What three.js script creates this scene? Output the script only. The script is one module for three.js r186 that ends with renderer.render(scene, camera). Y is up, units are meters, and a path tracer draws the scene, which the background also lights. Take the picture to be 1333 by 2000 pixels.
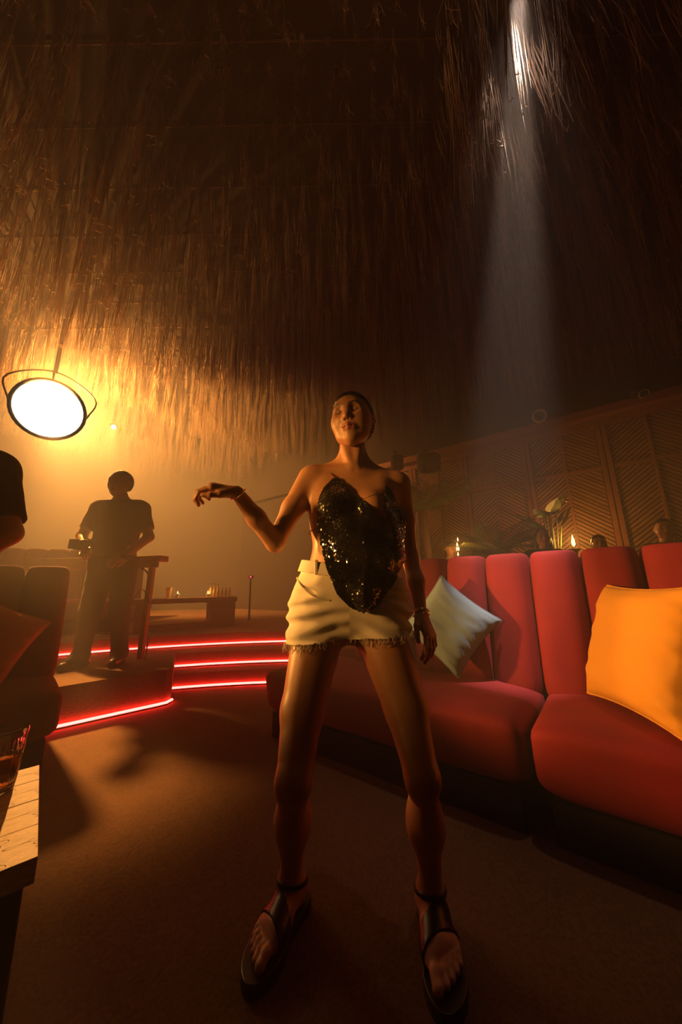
import * as THREE from 'three';
import { mergeGeometries, mergeVertices } from 'three/addons/utils/BufferGeometryUtils.js';
import { RoundedBoxGeometry } from 'three/addons/geometries/RoundedBoxGeometry.js';
import { RectAreaLightUniformsLib } from 'three/addons/lights/RectAreaLightUniformsLib.js';

RectAreaLightUniformsLib.init();
const scene = new THREE.Scene();
scene.background = new THREE.Color(0x000000);

// ---------------------------------------------------------------- camera
const camera = new THREE.PerspectiveCamera(2 * Math.atan(1000 / 650) * 180 / Math.PI, 1333 / 2000, 0.05, 60);
camera.position.set(0, 0.97, 0);
camera.rotation.set(12.5 * Math.PI / 180, 0, -1 * Math.PI / 180, 'XYZ');
const renderer = new THREE.WebGLRenderer({ antialias: true });
renderer.toneMapping = THREE.LinearToneMapping;
renderer.toneMappingExposure = 1.0;
renderer.shadowMap.enabled = true;

// ---------------------------------------------------------------- haze and the lamps' light
scene.fog = new THREE.FogExp2(0xffffff, 0.052);
const V = (x, y, z) => new THREE.Vector3(x, y, z);
const LAMP_MAIN = V(-4.22, 3.54, -4.38), LAMP_MAIN_AIM = V(-1.62, 0.0, -2.35);
const LAMP_SIDE = V(-4.6, 1.67, -2.3), LAMP_SIDE_AIM = V(0.5, 0.98, -1.58);
const LAMP_DOWN = V(1.13, 4.5, -1.27), LAMP_DOWN_AIM = V(1.03, 1.1, -2.06);
function spot(from, aim, color, intensity, angle, penumbra, radius) {
  const l = new THREE.SpotLight(color, intensity, 0, angle, penumbra, 2);
  l.position.copy(from); l.target.position.copy(aim); l.castShadow = true; l.shadow.radius = radius;
  l.shadow.mapSize.set(1024, 1024); l.shadow.bias = -0.0005; l.name = 'spot_lamp_light';
  scene.add(l); scene.add(l.target); return l;
}
const rgb = (r, g, b) => new THREE.Color().setRGB(r, g, b);
const AMBER = rgb(1, 0.4, 0.08);
spot(LAMP_MAIN, LAMP_MAIN_AIM, AMBER, 360, 0.175, 0.6, 7);             // the big lamp, towards the floor and the woman
const LAMP_ADDED_REAR = V(-4.42, 3.66, -4.66), LAMP_ADDED_REAR_AIM = V(-4.3, 4.9, -8.6);
spot(LAMP_ADDED_REAR, LAMP_ADDED_REAR_AIM, AMBER, 430, 1.5, 0.2, 7);           // added lamp facing away, so the haze glows only in the far left
spot(V(-4.16, 3.6, -4.3), V(-3.75, 4.4, -3.85), AMBER, 74, 1.0, 0.5, 6);            // spill of the front lens up into the straw
spot(LAMP_SIDE, LAMP_SIDE_AIM, rgb(1, 0.42, 0.08), 215, 0.185, 0.7, 4);
const LAMP_KEY = V(-4.1, 1.85, 0.5), LAMP_KEY_AIM = V(-0.02, 1.22, -1.15);
spot(LAMP_KEY, LAMP_KEY_AIM, rgb(1, 0.42, 0.08), 86, 0.125, 0.6, 12);
const LAMP_FAR = V(-4.44, 4.08, -6), LAMP_FAR_AIM = V(-0.92, 0.45, -1.02);
spot(LAMP_FAR, LAMP_FAR_AIM, AMBER, 270, 0.08, 0.5, 2);               // the small far spotlight, which picks out the low table
spot(LAMP_DOWN, LAMP_DOWN_AIM, rgb(1, 0.7, 0.52), 210, 0.115, 1, 2);
spot(LAMP_DOWN, LAMP_DOWN_AIM, rgb(1, 0.64, 0.46), 5.5, 0.36, 0.35, 2);

// ---------------------------------------------------------------- helpers
let seed = 1234567;
function rnd() { seed = (seed + 0x6d2b79f5) | 0; let t = Math.imul(seed ^ (seed >>> 15), 1 | seed); t = (t + Math.imul(t ^ (t >>> 7), 61 | t)) ^ t; return ((t ^ (t >>> 14)) >>> 0) / 4294967296; }
const rr = (a, b) => a + (b - a) * rnd();
const taken = {};
function numbered(n) { const k = taken[n] = (taken[n] ?? -1) + 1; return k ? n + '_' + String(k).padStart(3, '0') : n; }
const clamp = (x, a, b) => Math.min(b, Math.max(a, x)), mix = (a, b, t) => a + (b - a) * t;
const sstep = (a, b, x) => { const t = clamp((x - a) / (b - a), 0, 1); return t * t * (3 - 2 * t); };
function tag(o, label, category, group) { o.userData.label = label; o.userData.category = category; if (group) o.userData.group = group; return o; }
function thing(name, label, category, pos = [0, 0, 0], turn = 0, group) {
  const o = new THREE.Group(); o.name = numbered(name); scene.add(o); o.position.set(...pos); o.rotation.y = turn; return tag(o, label, category, group);
}
function part(name, geo, mat, parent) {
  const g = Array.isArray(geo) ? (geo.length > 1 ? mergeGeometries(geo.map((x) => { const y = x.index ? x.toNonIndexed() : x; for (const k of Object.keys(y.attributes)) if (!['position', 'normal', 'uv'].includes(k)) y.deleteAttribute(k); return y; })) : geo[0]) : geo;
  const m = new THREE.Mesh(g, mat); m.name = parent === scene ? numbered(name) : name; m.castShadow = m.receiveShadow = true; parent.add(m); return m;
}
function struct(name, geo, mat) { const m = part(name, geo, mat, scene); m.userData.kind = 'structure'; return m; }
function structGroup(name) { const o = new THREE.Group(); o.name = name; scene.add(o); o.userData.kind = 'structure'; return o; }
const box = (w, h, d, x = 0, y = 0, z = 0, r = 0) => (r ? new RoundedBoxGeometry(w, h, d, 3, r) : new THREE.BoxGeometry(w, h, d)).translate(x, y, z);
const cyl = (r0, r1, h, x = 0, y = 0, z = 0, n = 20) => new THREE.CylinderGeometry(r0, r1, h, n).translate(x, y, z);
const tube = (pts, r, n = 8, seg = 24, closed = false) => new THREE.TubeGeometry(new THREE.CatmullRomCurve3(pts.map((p) => (p.isVector3 ? p : V(...p))), closed), seg, r, n, closed);
const lathe = (pts, n = 24) => new THREE.LatheGeometry(pts.map((p) => new THREE.Vector2(...p)), n);

// value noise in three dimensions, and textures made from it
function hash3(x, y, z) { let h = Math.imul(x, 374761393) ^ Math.imul(y, 668265263) ^ Math.imul(z, 2147483647 - 91); h = Math.imul(h ^ (h >>> 13), 1274126177); return ((h ^ (h >>> 16)) >>> 0) / 4294967296; }
function noise3(x, y, z) {
  const xi = Math.floor(x), yi = Math.floor(y), zi = Math.floor(z), f = (t) => t * t * (3 - 2 * t), u = f(x - xi), v = f(y - yi), w = f(z - zi), h = (a, b, c) => hash3(xi + a, yi + b, zi + c);
  return mix(mix(mix(h(0, 0, 0), h(1, 0, 0), u), mix(h(0, 1, 0), h(1, 1, 0), u), v), mix(mix(h(0, 0, 1), h(1, 0, 1), u), mix(h(0, 1, 1), h(1, 1, 1), u), v), w);
}
function tileNoise(x, y, p, s) { // period p
  const xi = Math.floor(x), yi = Math.floor(y), f = (t) => t * t * (3 - 2 * t), u = f(x - xi), v = f(y - yi), m = (a) => ((a % p) + p) % p, h = (a, b) => hash3(m(xi + a), m(yi + b), s);
  return mix(mix(h(0, 0), h(1, 0), u), mix(h(0, 1), h(1, 1), u), v);
}
function texture(n, fn, srgb, metres) {
  const d = new Uint8Array(n * n * 4);
  for (let y = 0; y < n; y++) for (let x = 0; x < n; x++) { const c = fn(x / n, y / n); for (let k = 0; k < 3; k++) d[(y * n + x) * 4 + k] = clamp(Math.round(c[k] * 255), 0, 255); d[(y * n + x) * 4 + 3] = 255; }
  const t = new THREE.DataTexture(d, n, n, THREE.RGBAFormat); t.wrapS = t.wrapT = THREE.RepeatWrapping; t.magFilter = THREE.LinearFilter; t.minFilter = THREE.LinearMipmapLinearFilter; t.generateMipmaps = true;
  if (srgb) t.colorSpace = THREE.SRGBColorSpace;
  t.repeat.set(1 / metres, 1 / metres); t.needsUpdate = true; return t;
}
const fbm = (x, y, p, s) => tileNoise(x * p, y * p, p, s) * 0.5 + tileNoise(x * p * 2, y * p * 2, p * 2, s + 1) * 0.3 + tileNoise(x * p * 4, y * p * 4, p * 4, s + 2) * 0.2;
const carpetMap = texture(512, (x, y) => { const a = 0.72 + 0.28 * fbm(x, y, 4, 3) + 0.5 * (tileNoise(x * 256, y * 256, 256, 9) - 0.5); return [a, a * 0.99, a * 0.97]; }, false, 1.4);
const carpetBump = texture(512, (x, y) => { const a = tileNoise(x * 170, y * 170, 170, 5) * 0.7 + tileNoise(x * 340, y * 340, 340, 6) * 0.3; return [a, a, a]; }, false, 1.4);
const clothBump = texture(256, (x, y) => { const a = 0.5 + 0.25 * Math.sin(x * 256 * Math.PI / 2) * Math.sin(y * 256 * Math.PI / 2) + 0.3 * (fbm(x, y, 16, 21) - 0.5); return [a, a, a]; }, false, 0.25);
const velvetMap = texture(512, (x, y) => { const a = 0.78 + 0.3 * fbm(x, y, 5, 31) - 0.1 * tileNoise(x * 120, y * 120, 120, 33); return [a, a, a]; }, false, 0.9);
const woodMap = texture(512, (x, y) => { const w = fbm(x, y, 3, 41) * 0.12, g = tileNoise((x + w) * 3, (y + w) * 60, 60, 42) * 0.5 + tileNoise(x * 6, y * 160, 160, 44) * 0.5, a = 0.62 + 0.38 * g; return [a, a * 0.95, a * 0.88]; }, false, 0.8);
const stoneMap = texture(512, (x, y) => { const a = fbm(x, y, 6, 51), v = Math.abs(fbm(x, y, 3, 55) - 0.5), c = 0.72 + 0.36 * (a - 0.5) - 0.3 * sstep(0.02, 0, v), h = tileNoise(x * 90, y * 90, 90, 57) > 0.93 ? 0.14 : 0; return [c - h, (c - h) * 0.94, (c - h) * 0.83]; }, false, 0.7);
const strawMap = texture(128, (x, y) => { const a = 0.6 + 0.4 * tileNoise(x * 64, y * 4, 64, 61); return [a, a, a]; }, false, 1);

const std = (color, roughness, extra = {}) => new THREE.MeshStandardMaterial({ color, roughness, ...extra });
const phys = (o) => new THREE.MeshPhysicalMaterial(o);
const M = {
  carpet: std(rgb(0.16, 0.085, 0.04), 1, { map: carpetMap, bumpMap: carpetBump, bumpScale: 0.0018 }),
  plaster: std(rgb(0.03, 0.022, 0.016), 0.95),
  velvet: phys({ color: rgb(0.25, 0.01, 0.024), roughness: 0.85, map: velvetMap, sheen: 0.22, sheenColor: rgb(0.8, 0.2, 0.22), sheenRoughness: 0.45 }),
  darkVelvet: phys({ color: rgb(0.17, 0.06, 0.035), roughness: 0.9, map: velvetMap, sheen: 0.5, sheenColor: rgb(0.7, 0.3, 0.2), sheenRoughness: 0.5 }),
  plinth: std(rgb(0.02, 0.015, 0.013), 0.8),
  orangeCloth: phys({ color: rgb(0.6, 0.29, 0.035), roughness: 0.9, bumpMap: clothBump, bumpScale: 0.0008, sheen: 0.3, sheenColor: rgb(0.9, 0.6, 0.2), sheenRoughness: 0.5 }),
  blueCloth: phys({ color: rgb(0.19, 0.31, 0.42), roughness: 0.75, bumpMap: clothBump, bumpScale: 0.0005, map: velvetMap, sheen: 0.6, sheenColor: rgb(0.7, 0.8, 0.8), sheenRoughness: 0.4 }),
  rustCloth: std(rgb(0.42, 0.13, 0.035), 0.9, { bumpMap: clothBump, bumpScale: 0.0008 }),
  wood: std(rgb(0.34, 0.19, 0.1), 0.55, { map: woodMap }),
  darkWood: std(rgb(0.035, 0.022, 0.014), 0.6, { map: woodMap }),
  redWood: std(rgb(0.34, 0.13, 0.055), 0.6, { map: woodMap }),
  slat: std(rgb(0.42, 0.22, 0.1), 0.5, { map: woodMap }),
  slatDark: std(rgb(0.33, 0.17, 0.08), 0.55, { map: woodMap }),
  backing: std(rgb(0.02, 0.012, 0.008), 0.9),
  stone: std(rgb(0.62, 0.47, 0.3), 0.55, { map: stoneMap, bumpMap: stoneMap, bumpScale: 0.003 }),
  black: std(rgb(0.012, 0.012, 0.013), 0.5),
  blackMetal: std(rgb(0.02, 0.02, 0.022), 0.35, { metalness: 0.7 }),
  brass: std(rgb(0.75, 0.5, 0.2), 0.3, { metalness: 1 }),
  gold: std(rgb(0.95, 0.66, 0.26), 0.18, { metalness: 1 }),
  steel: std(rgb(0.6, 0.58, 0.55), 0.3, { metalness: 1 }),
  glass: phys({ color: rgb(1, 1, 1), roughness: 0.03, transmission: 1, thickness: 0.01, ior: 1.48 }),
  pane: phys({ color: rgb(1, 0.98, 0.95), roughness: 0.02, transmission: 1, thickness: 0, ior: 1.45 }),
  amberDrink: phys({ color: rgb(1, 0.95, 0.9), roughness: 0.02, transmission: 1, thickness: 0.05, ior: 1.34, attenuationColor: rgb(0.7, 0.28, 0.08), attenuationDistance: 0.05 }),
  leaf: std(rgb(0.06, 0.11, 0.035), 0.5, { side: THREE.DoubleSide }),
  leafPale: std(rgb(0.13, 0.17, 0.05), 0.5, { side: THREE.DoubleSide }),
  trunk: std(rgb(0.11, 0.065, 0.035), 0.9),
  pot: std(rgb(0.09, 0.045, 0.03), 0.7),
  straw: phys({ color: rgb(0.42, 0.26, 0.135), roughness: 1, map: strawMap, transmission: 0.6, thickness: 0 }),
  skin: phys({ color: 0xffffff, vertexColors: true, roughness: 0.42, sheen: 0.15, sheenColor: rgb(0.9, 0.5, 0.3), sheenRoughness: 0.4 }),
  hair: std(rgb(0.02, 0.012, 0.009), 0.38),
  denim: std(rgb(0.8, 0.74, 0.62), 0.9, { bumpMap: clothBump, bumpScale: 0.001 }),
  vinyl: phys({ color: rgb(0.008, 0.008, 0.009), roughness: 0.22, clearcoat: 0.6, clearcoatRoughness: 0.15 }),
  blackCloth: std(rgb(0.03, 0.026, 0.026), 0.9),
  greyCloth: std(rgb(0.13, 0.1, 0.09), 0.92),
  trouser: std(rgb(0.07, 0.055, 0.05), 0.9),
  leather: std(rgb(0.015, 0.013, 0.012), 0.35),
  shoe: std(rgb(0.05, 0.035, 0.02), 0.4),
};
// ---------------------------------------------------------------- bodies: distance fields meshed by surface nets
const cap = (a, b, ra, rb = ra, k = 0.03, s = [1, 1, 1]) => ({ a, b, ra, rb, k, s, e: [(b[0] - a[0]) * s[0], (b[1] - a[1]) * s[1], (b[2] - a[2]) * s[2]] });
const ball = (a, r, k = 0.03, s = [1, 1, 1]) => cap(a, a, r, r, k, s);
const cut = (p) => ({ ...p, minus: true });
function capD(p, x, y, z) {
  const { a, e, s } = p, qx = (x - a[0]) * s[0], qy = (y - a[1]) * s[1], qz = (z - a[2]) * s[2], ee = e[0] * e[0] + e[1] * e[1] + e[2] * e[2];
  const h = ee ? clamp((qx * e[0] + qy * e[1] + qz * e[2]) / ee, 0, 1) : 0, dx = qx - e[0] * h, dy = qy - e[1] * h, dz = qz - e[2] * h;
  return Math.sqrt(dx * dx + dy * dy + dz * dz) - (p.ra + (p.rb - p.ra) * h);
}
function field(prims) {
  return (x, y, z) => {
    let d = 1e3;
    for (let i = 0; i < prims.length; i++) {
      const p = prims[i]; let c = capD(p, x, y, z), k = p.k;
      if (p.minus) { c = -c; const h = Math.max(k - Math.abs(d - c), 0) / k; d = Math.max(d, c) + h * h * k * 0.25; }
      else { const h = Math.max(k - Math.abs(d - c), 0) / k; d = Math.min(d, c) - h * h * k * 0.25; }
    }
    return d;
  };
}
function boundsOf(prims, pad = 0.03) {
  const lo = [1e9, 1e9, 1e9], hi = [-1e9, -1e9, -1e9];
  for (const p of prims) if (!p.minus) for (const q of [p.a, p.b]) for (let c = 0; c < 3; c++) { const r = Math.max(p.ra, p.rb) / Math.min(1, p.s[c]) + pad; lo[c] = Math.min(lo[c], q[c] - r); hi[c] = Math.max(hi[c], q[c] + r); }
  return [lo, hi];
}
function netMesh(f, lo, hi, cell, color, uvScale = 1) {
  const n = [0, 1, 2].map((c) => Math.ceil((hi[c] - lo[c]) / cell) + 1), [nx, ny, nz] = n, val = new Float32Array(nx * ny * nz), B = 6;
  for (let bz = 0; bz < nz; bz += B) for (let by = 0; by < ny; by += B) for (let bx = 0; bx < nx; bx += B) {
    const h = B / 2 * cell, c = f(lo[0] + bx * cell + h, lo[1] + by * cell + h, lo[2] + bz * cell + h), far = Math.abs(c) > h * 1.75 * 2.0 + 0.004;
    for (let z = bz; z < Math.min(bz + B, nz); z++) for (let y = by; y < Math.min(by + B, ny); y++) for (let x = bx; x < Math.min(bx + B, nx); x++)
      val[(z * ny + y) * nx + x] = far ? c : f(lo[0] + x * cell, lo[1] + y * cell, lo[2] + z * cell);
  }
  const id = new Int32Array(nx * ny * nz).fill(-1), pos = [], index = [], at = (x, y, z) => (z * ny + y) * nx + x;
  const E = [[0, 1], [2, 3], [4, 5], [6, 7], [0, 2], [1, 3], [4, 6], [5, 7], [0, 4], [1, 5], [2, 6], [3, 7]];
  const g = new Float32Array(8);
  for (let z = 0; z < nz - 1; z++) for (let y = 0; y < ny - 1; y++) for (let x = 0; x < nx - 1; x++) {
    let neg = 0;
    for (let k = 0; k < 8; k++) { g[k] = val[at(x + (k & 1), y + ((k >> 1) & 1), z + (k >> 2))]; if (g[k] < 0) neg++; }
    if (!neg || neg === 8) continue;
    let sx = 0, sy = 0, sz = 0, m = 0;
    for (const [a, b] of E) if ((g[a] < 0) !== (g[b] < 0)) { const t = g[a] / (g[a] - g[b]); sx += mix(a & 1, b & 1, t); sy += mix((a >> 1) & 1, (b >> 1) & 1, t); sz += mix(a >> 2, b >> 2, t); m++; }
    id[at(x, y, z)] = pos.length / 3; pos.push(lo[0] + (x + sx / m) * cell, lo[1] + (y + sy / m) * cell, lo[2] + (z + sz / m) * cell);
  }
  const quad = (a, b, c, d, flip) => { if (a < 0 || b < 0 || c < 0 || d < 0) return; flip ? index.push(a, c, b, b, c, d) : index.push(a, b, c, b, d, c); };
  for (let z = 1; z < nz - 1; z++) for (let y = 1; y < ny - 1; y++) for (let x = 1; x < nx - 1; x++) {
    const v = val[at(x, y, z)] < 0;
    if (v !== val[at(x + 1, y, z)] < 0) quad(id[at(x, y - 1, z - 1)], id[at(x, y, z - 1)], id[at(x, y - 1, z)], id[at(x, y, z)], !v);
    if (v !== val[at(x, y + 1, z)] < 0) quad(id[at(x - 1, y, z - 1)], id[at(x, y, z - 1)], id[at(x - 1, y, z)], id[at(x, y, z)], v);
    if (v !== val[at(x, y, z + 1)] < 0) quad(id[at(x - 1, y - 1, z)], id[at(x, y - 1, z)], id[at(x - 1, y, z)], id[at(x, y, z)], !v);
  }
  const N = pos.length / 3, P = new Float32Array(pos), Nn = new Float32Array(N * 3), uv = new Float32Array(N * 2), C = color ? new Float32Array(N * 3) : null, e = Math.max(cell * 0.4, 0.0012);
  for (let i = 0; i < N; i++) {
    let [x, y, z] = [P[i * 3], P[i * 3 + 1], P[i * 3 + 2]], gx, gy, gz, l;
    for (let it = 0; it < 2; it++) {
      gx = f(x + e, y, z) - f(x - e, y, z); gy = f(x, y + e, z) - f(x, y - e, z); gz = f(x, y, z + e) - f(x, y, z - e); l = Math.hypot(gx, gy, gz) || 1;
      if (!it) { const d = clamp(f(x, y, z) / (l / (2 * e)), -cell, cell) * 0.8; x -= gx / l * d; y -= gy / l * d; z -= gz / l * d; }
    }
    P[i * 3] = x; P[i * 3 + 1] = y; P[i * 3 + 2] = z; Nn[i * 3] = gx / l; Nn[i * 3 + 1] = gy / l; Nn[i * 3 + 2] = gz / l; uv[i * 2] = (x + z * 0.6) * uvScale; uv[i * 2 + 1] = (y + z * 0.3) * uvScale;
    if (C) { const c = color(x, y, z); C[i * 3] = c[0]; C[i * 3 + 1] = c[1]; C[i * 3 + 2] = c[2]; }
  }
  const geo = new THREE.BufferGeometry();
  geo.setAttribute('position', new THREE.BufferAttribute(P, 3)); geo.setAttribute('normal', new THREE.BufferAttribute(Nn, 3)); geo.setAttribute('uv', new THREE.BufferAttribute(uv, 2));
  if (C) geo.setAttribute('color', new THREE.BufferAttribute(C, 3));
  geo.setIndex(index); return geo;
}
const primMesh = (prims, cell, color, uv) => netMesh(field(prims), ...boundsOf(prims), cell, color, uv);

// a head in its own axes: y up, z out of the face, chin to crown about 0.23
function headPrims(male) {
  const w = male ? 1.06 : 1, P = [
    ball([0, 0.04, -0.018], 0.077 * w, 0.03, [1.04, 0.9, 0.82]),
    ball([0, -0.012, 0.012], 0.064 * w, 0.05, [1.0, 0.78, 0.88]),
    cap([-0.034 * w, -0.07, 0.03], [0.034 * w, -0.07, 0.03], 0.026, 0.026, 0.04),
    ball([0, -0.092, 0.05], male ? 0.025 : 0.021, 0.035),
    ball([-0.043 * w, -0.018, 0.045], 0.024, 0.04), ball([0.043 * w, -0.018, 0.045], 0.024, 0.04),
    cap([-0.03, 0.034, 0.068], [0.03, 0.034, 0.068], 0.012, 0.012, 0.03),
    cut(ball([-0.031, 0.012, 0.09], 0.013, 0.02)), cut(ball([0.031, 0.012, 0.09], 0.013, 0.02)),
    ball([-0.031, 0.011, 0.0655], 0.0135, 0.006), ball([0.031, 0.011, 0.0655], 0.0135, 0.006),
    cap([0, 0.018, 0.077], [0, -0.021, 0.096], 0.0075, 0.0105, 0.014), ball([-0.0115, -0.026, 0.086], 0.0075, 0.009), ball([0.0115, -0.026, 0.086], 0.0075, 0.009),
    cut(ball([-0.0065, -0.0345, 0.0895], 0.0035, 0.004)), cut(ball([0.0065, -0.0345, 0.0895], 0.0035, 0.004)),
    ball([0, -0.056, 0.062], 0.022, 0.02),
    cap([-0.024, -0.056, 0.0715], [0, -0.0515, 0.0825], 0.004, 0.0072, 0.006), cap([0.024, -0.056, 0.0715], [0, -0.0515, 0.0825], 0.004, 0.0072, 0.006),
    cap([-0.018, -0.0645, 0.0755], [0.018, -0.0645, 0.0755], 0.0066, 0.0066, 0.006), ball([0, -0.0655, 0.0795], 0.0078, 0.006),
    cut(cap([-0.022, -0.0588, 0.083], [0.022, -0.0588, 0.083], 0.0014, 0.0014, 0.003)),
  ];
  for (const s of [-1, 1]) P.push(cap([s * 0.074 * w, 0.012, -0.02], [s * 0.071 * w, -0.028, -0.008], 0.0125, 0.008, 0.008, [1.5, 1, 1]), cap([s * 0.078 * w, 0.024, -0.022], [s * 0.085 * w, 0.004, -0.033], 0.006, 0.006, 0.01), cut(ball([s * 0.084 * w, 0.004, -0.012], 0.008, 0.006)));
  return P;
}
const nearSeg = (x, y, ax, ay, bx, by) => { const ex = bx - ax, ey = by - ay, t = clamp(((x - ax) * ex + (y - ay) * ey) / (ex * ex + ey * ey), 0, 1); return Math.hypot(x - ax - ex * t, y - ay - ey * t); };
// colour of a face in head axes: lips, brows, lashes; eyes open or closed
function faceColor(skin, lip, open) {
  return (x, y, z) => {
    let c = skin; const ax = Math.abs(x);
    const k = 0.93 + 0.14 * noise3(x * 90 + 9, y * 90, z * 90); c = c.map((v) => v * k);
    const put = (d, t) => { c = c.map((v, i) => mix(v, d[i], t)); };
    if (z > 0.05) {
      const up = -0.049 + 0.003 * sstep(0.02, 0, Math.abs(ax - 0.007)) - ax * 0.2, lo = -0.0745 + ax * ax * 18;
      if (ax < 0.0275 && y < up && y > lo) put(lip, 0.85);
      if (ax < 0.025 && Math.abs(y + 0.0588) < 0.0011) put([0.08, 0.02, 0.015], 0.8);
      const brow = Math.min(nearSeg(ax, y, 0.0135, 0.031, 0.034, 0.0385), nearSeg(ax, y, 0.034, 0.0385, 0.047, 0.032));
      put([0.03, 0.015, 0.01], 0.85 * sstep(0.0046, 0.0022, brow));
      if (open) {
        const r = Math.hypot((ax - 0.031) / 1.7, y - 0.011);
        if (r < 0.0055 && z > 0.07) put([0.55, 0.5, 0.45], 0.9);
        if (Math.hypot(ax - 0.031, y - 0.011) < 0.005) put([0.02, 0.012, 0.01], 1);
        put([0.02, 0.01, 0.008], 0.8 * sstep(0.0022, 0.001, Math.abs(r - 0.0062)));
      } else {
        const lash = nearSeg(ax, y, 0.0185, 0.0065, 0.031, 0.0025), l2 = nearSeg(ax, y, 0.031, 0.0025, 0.0445, 0.0075);
        put([0.015, 0.008, 0.006], 0.95 * sstep(0.003, 0.0014, Math.min(lash, l2)));
        put([0.2, 0.085, 0.05], 0.35 * sstep(0.013, 0.007, Math.hypot((ax - 0.031) / 1.3, y - 0.012)));
      }
    }
    return c;
  };
}
function headGeo(male, matrix, size, cell, color) {
  const g = primMesh(headPrims(male), cell, color); g.applyMatrix4(matrix.clone().multiply(new THREE.Matrix4().makeScale(size, size, size))); return g;
}
// short or slicked hair: the cranium grown a little, cut back from face, ears and neck
function hairGeo(matrix, size, cell, { grow = 0.006, line = 0.075, bun = false, long = false, low = -0.04 } = {}) {
  const skull = field([ball([0, 0.04, -0.018], 0.077 + grow, 0.03, [1.04, 0.9, 0.82]), ball([0, -0.005, -0.03], 0.06 + grow, 0.04, [1, 0.9, 1])].concat(
    bun ? [ball([0, 0.07, -0.12], 0.032, 0.012)] : [], long ? [cap([-0.07, 0.02, -0.03], [-0.085, -0.2, -0.02], 0.035, 0.03, 0.03), cap([0.07, 0.02, -0.03], [0.085, -0.2, -0.03], 0.035, 0.03, 0.03), cap([0, 0.03, -0.07], [0, -0.22, -0.07], 0.05, 0.05, 0.04)] : []));
  const f = (x, y, z) => {
    const ax = Math.abs(x), hairline = z - (long ? 0.035 : mix(0.05, 0.024, sstep(0.03, 0.072, ax)) + (y - line) * 0.7), under = low - y, ear = Math.min(ax - 0.062, 0.026 - y, z + 0.034);
    return Math.max(skull(x, y, z) + 0.0012 * Math.sin(x * 700 + z * 90), hairline * 0.8, long ? -1 : under, long ? -1 : ear);
  };
  const g = netMesh(f, [-0.14, -0.28, -0.2], [0.14, 0.16, 0.1], cell); g.applyMatrix4(matrix.clone().multiply(new THREE.Matrix4().makeScale(size, size, size))); return g;
}
// a hand as bones: wrist w, direction d along the palm, n out of the back of the hand, side of the thumb s; curl of the fingers in radians per joint
function handPrims(w, d, n, side, curl, size = 1, spread = 0.12) {
  w = V(...w); d = V(...d).normalize(); n = V(...n); n.addScaledVector(d, -n.dot(d)).normalize(); const t = V(0, 0, 0).crossVectors(d, n).multiplyScalar(side), P = [], L = (v) => v.toArray();
  const at = (a, b, c) => w.clone().addScaledVector(d, a * size).addScaledVector(t, b * size).addScaledVector(n, c * size);
  for (const [b, r] of [[0.026, 0.0125], [0.009, 0.0125], [-0.009, 0.012], [-0.026, 0.0105]]) P.push(cap(L(at(0.004, b * 0.55, 0)), L(at(0.084 - Math.abs(b) * 0.25, b, 0)), 0.0135 * size, r * size, 0.014));
  const len = [[0.04, 0.025, 0.02], [0.045, 0.028, 0.021], [0.041, 0.026, 0.02], [0.032, 0.02, 0.018]];
  [0.027, 0.0095, -0.0095, -0.027].forEach((b, i) => {
    let p = at(0.086 - Math.abs(b) * 0.28, b, 0), a = 0; const out = b / 0.027 * spread;
    len[i].forEach((l, j) => { a += (Array.isArray(curl) ? curl[i] : curl) * (j ? 1.05 : 0.8); const q = p.clone().addScaledVector(d, Math.cos(a) * l * size).addScaledVector(n, -Math.sin(a) * l * size).addScaledVector(t, Math.sin(out) * l * size * Math.max(0.2, Math.cos(a))); P.push(cap(L(p), L(q), (0.0088 - j * 0.0009) * size, (0.0082 - j * 0.001) * size, 0.0035)); p = q; });
  });
  const p0 = at(0.018, 0.022, -0.004), p1 = at(0.046, 0.044, -0.012), p2 = at(0.074, 0.05, -0.02), p3 = at(0.096, 0.048, -0.026);
  P.push(cap(L(p0), L(p1), 0.014 * size, 0.0115 * size, 0.016), cap(L(p1), L(p2), 0.0105 * size, 0.0092 * size, 0.004), cap(L(p2), L(p3), 0.009 * size, 0.0075 * size, 0.004));
  return P;
}
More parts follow.
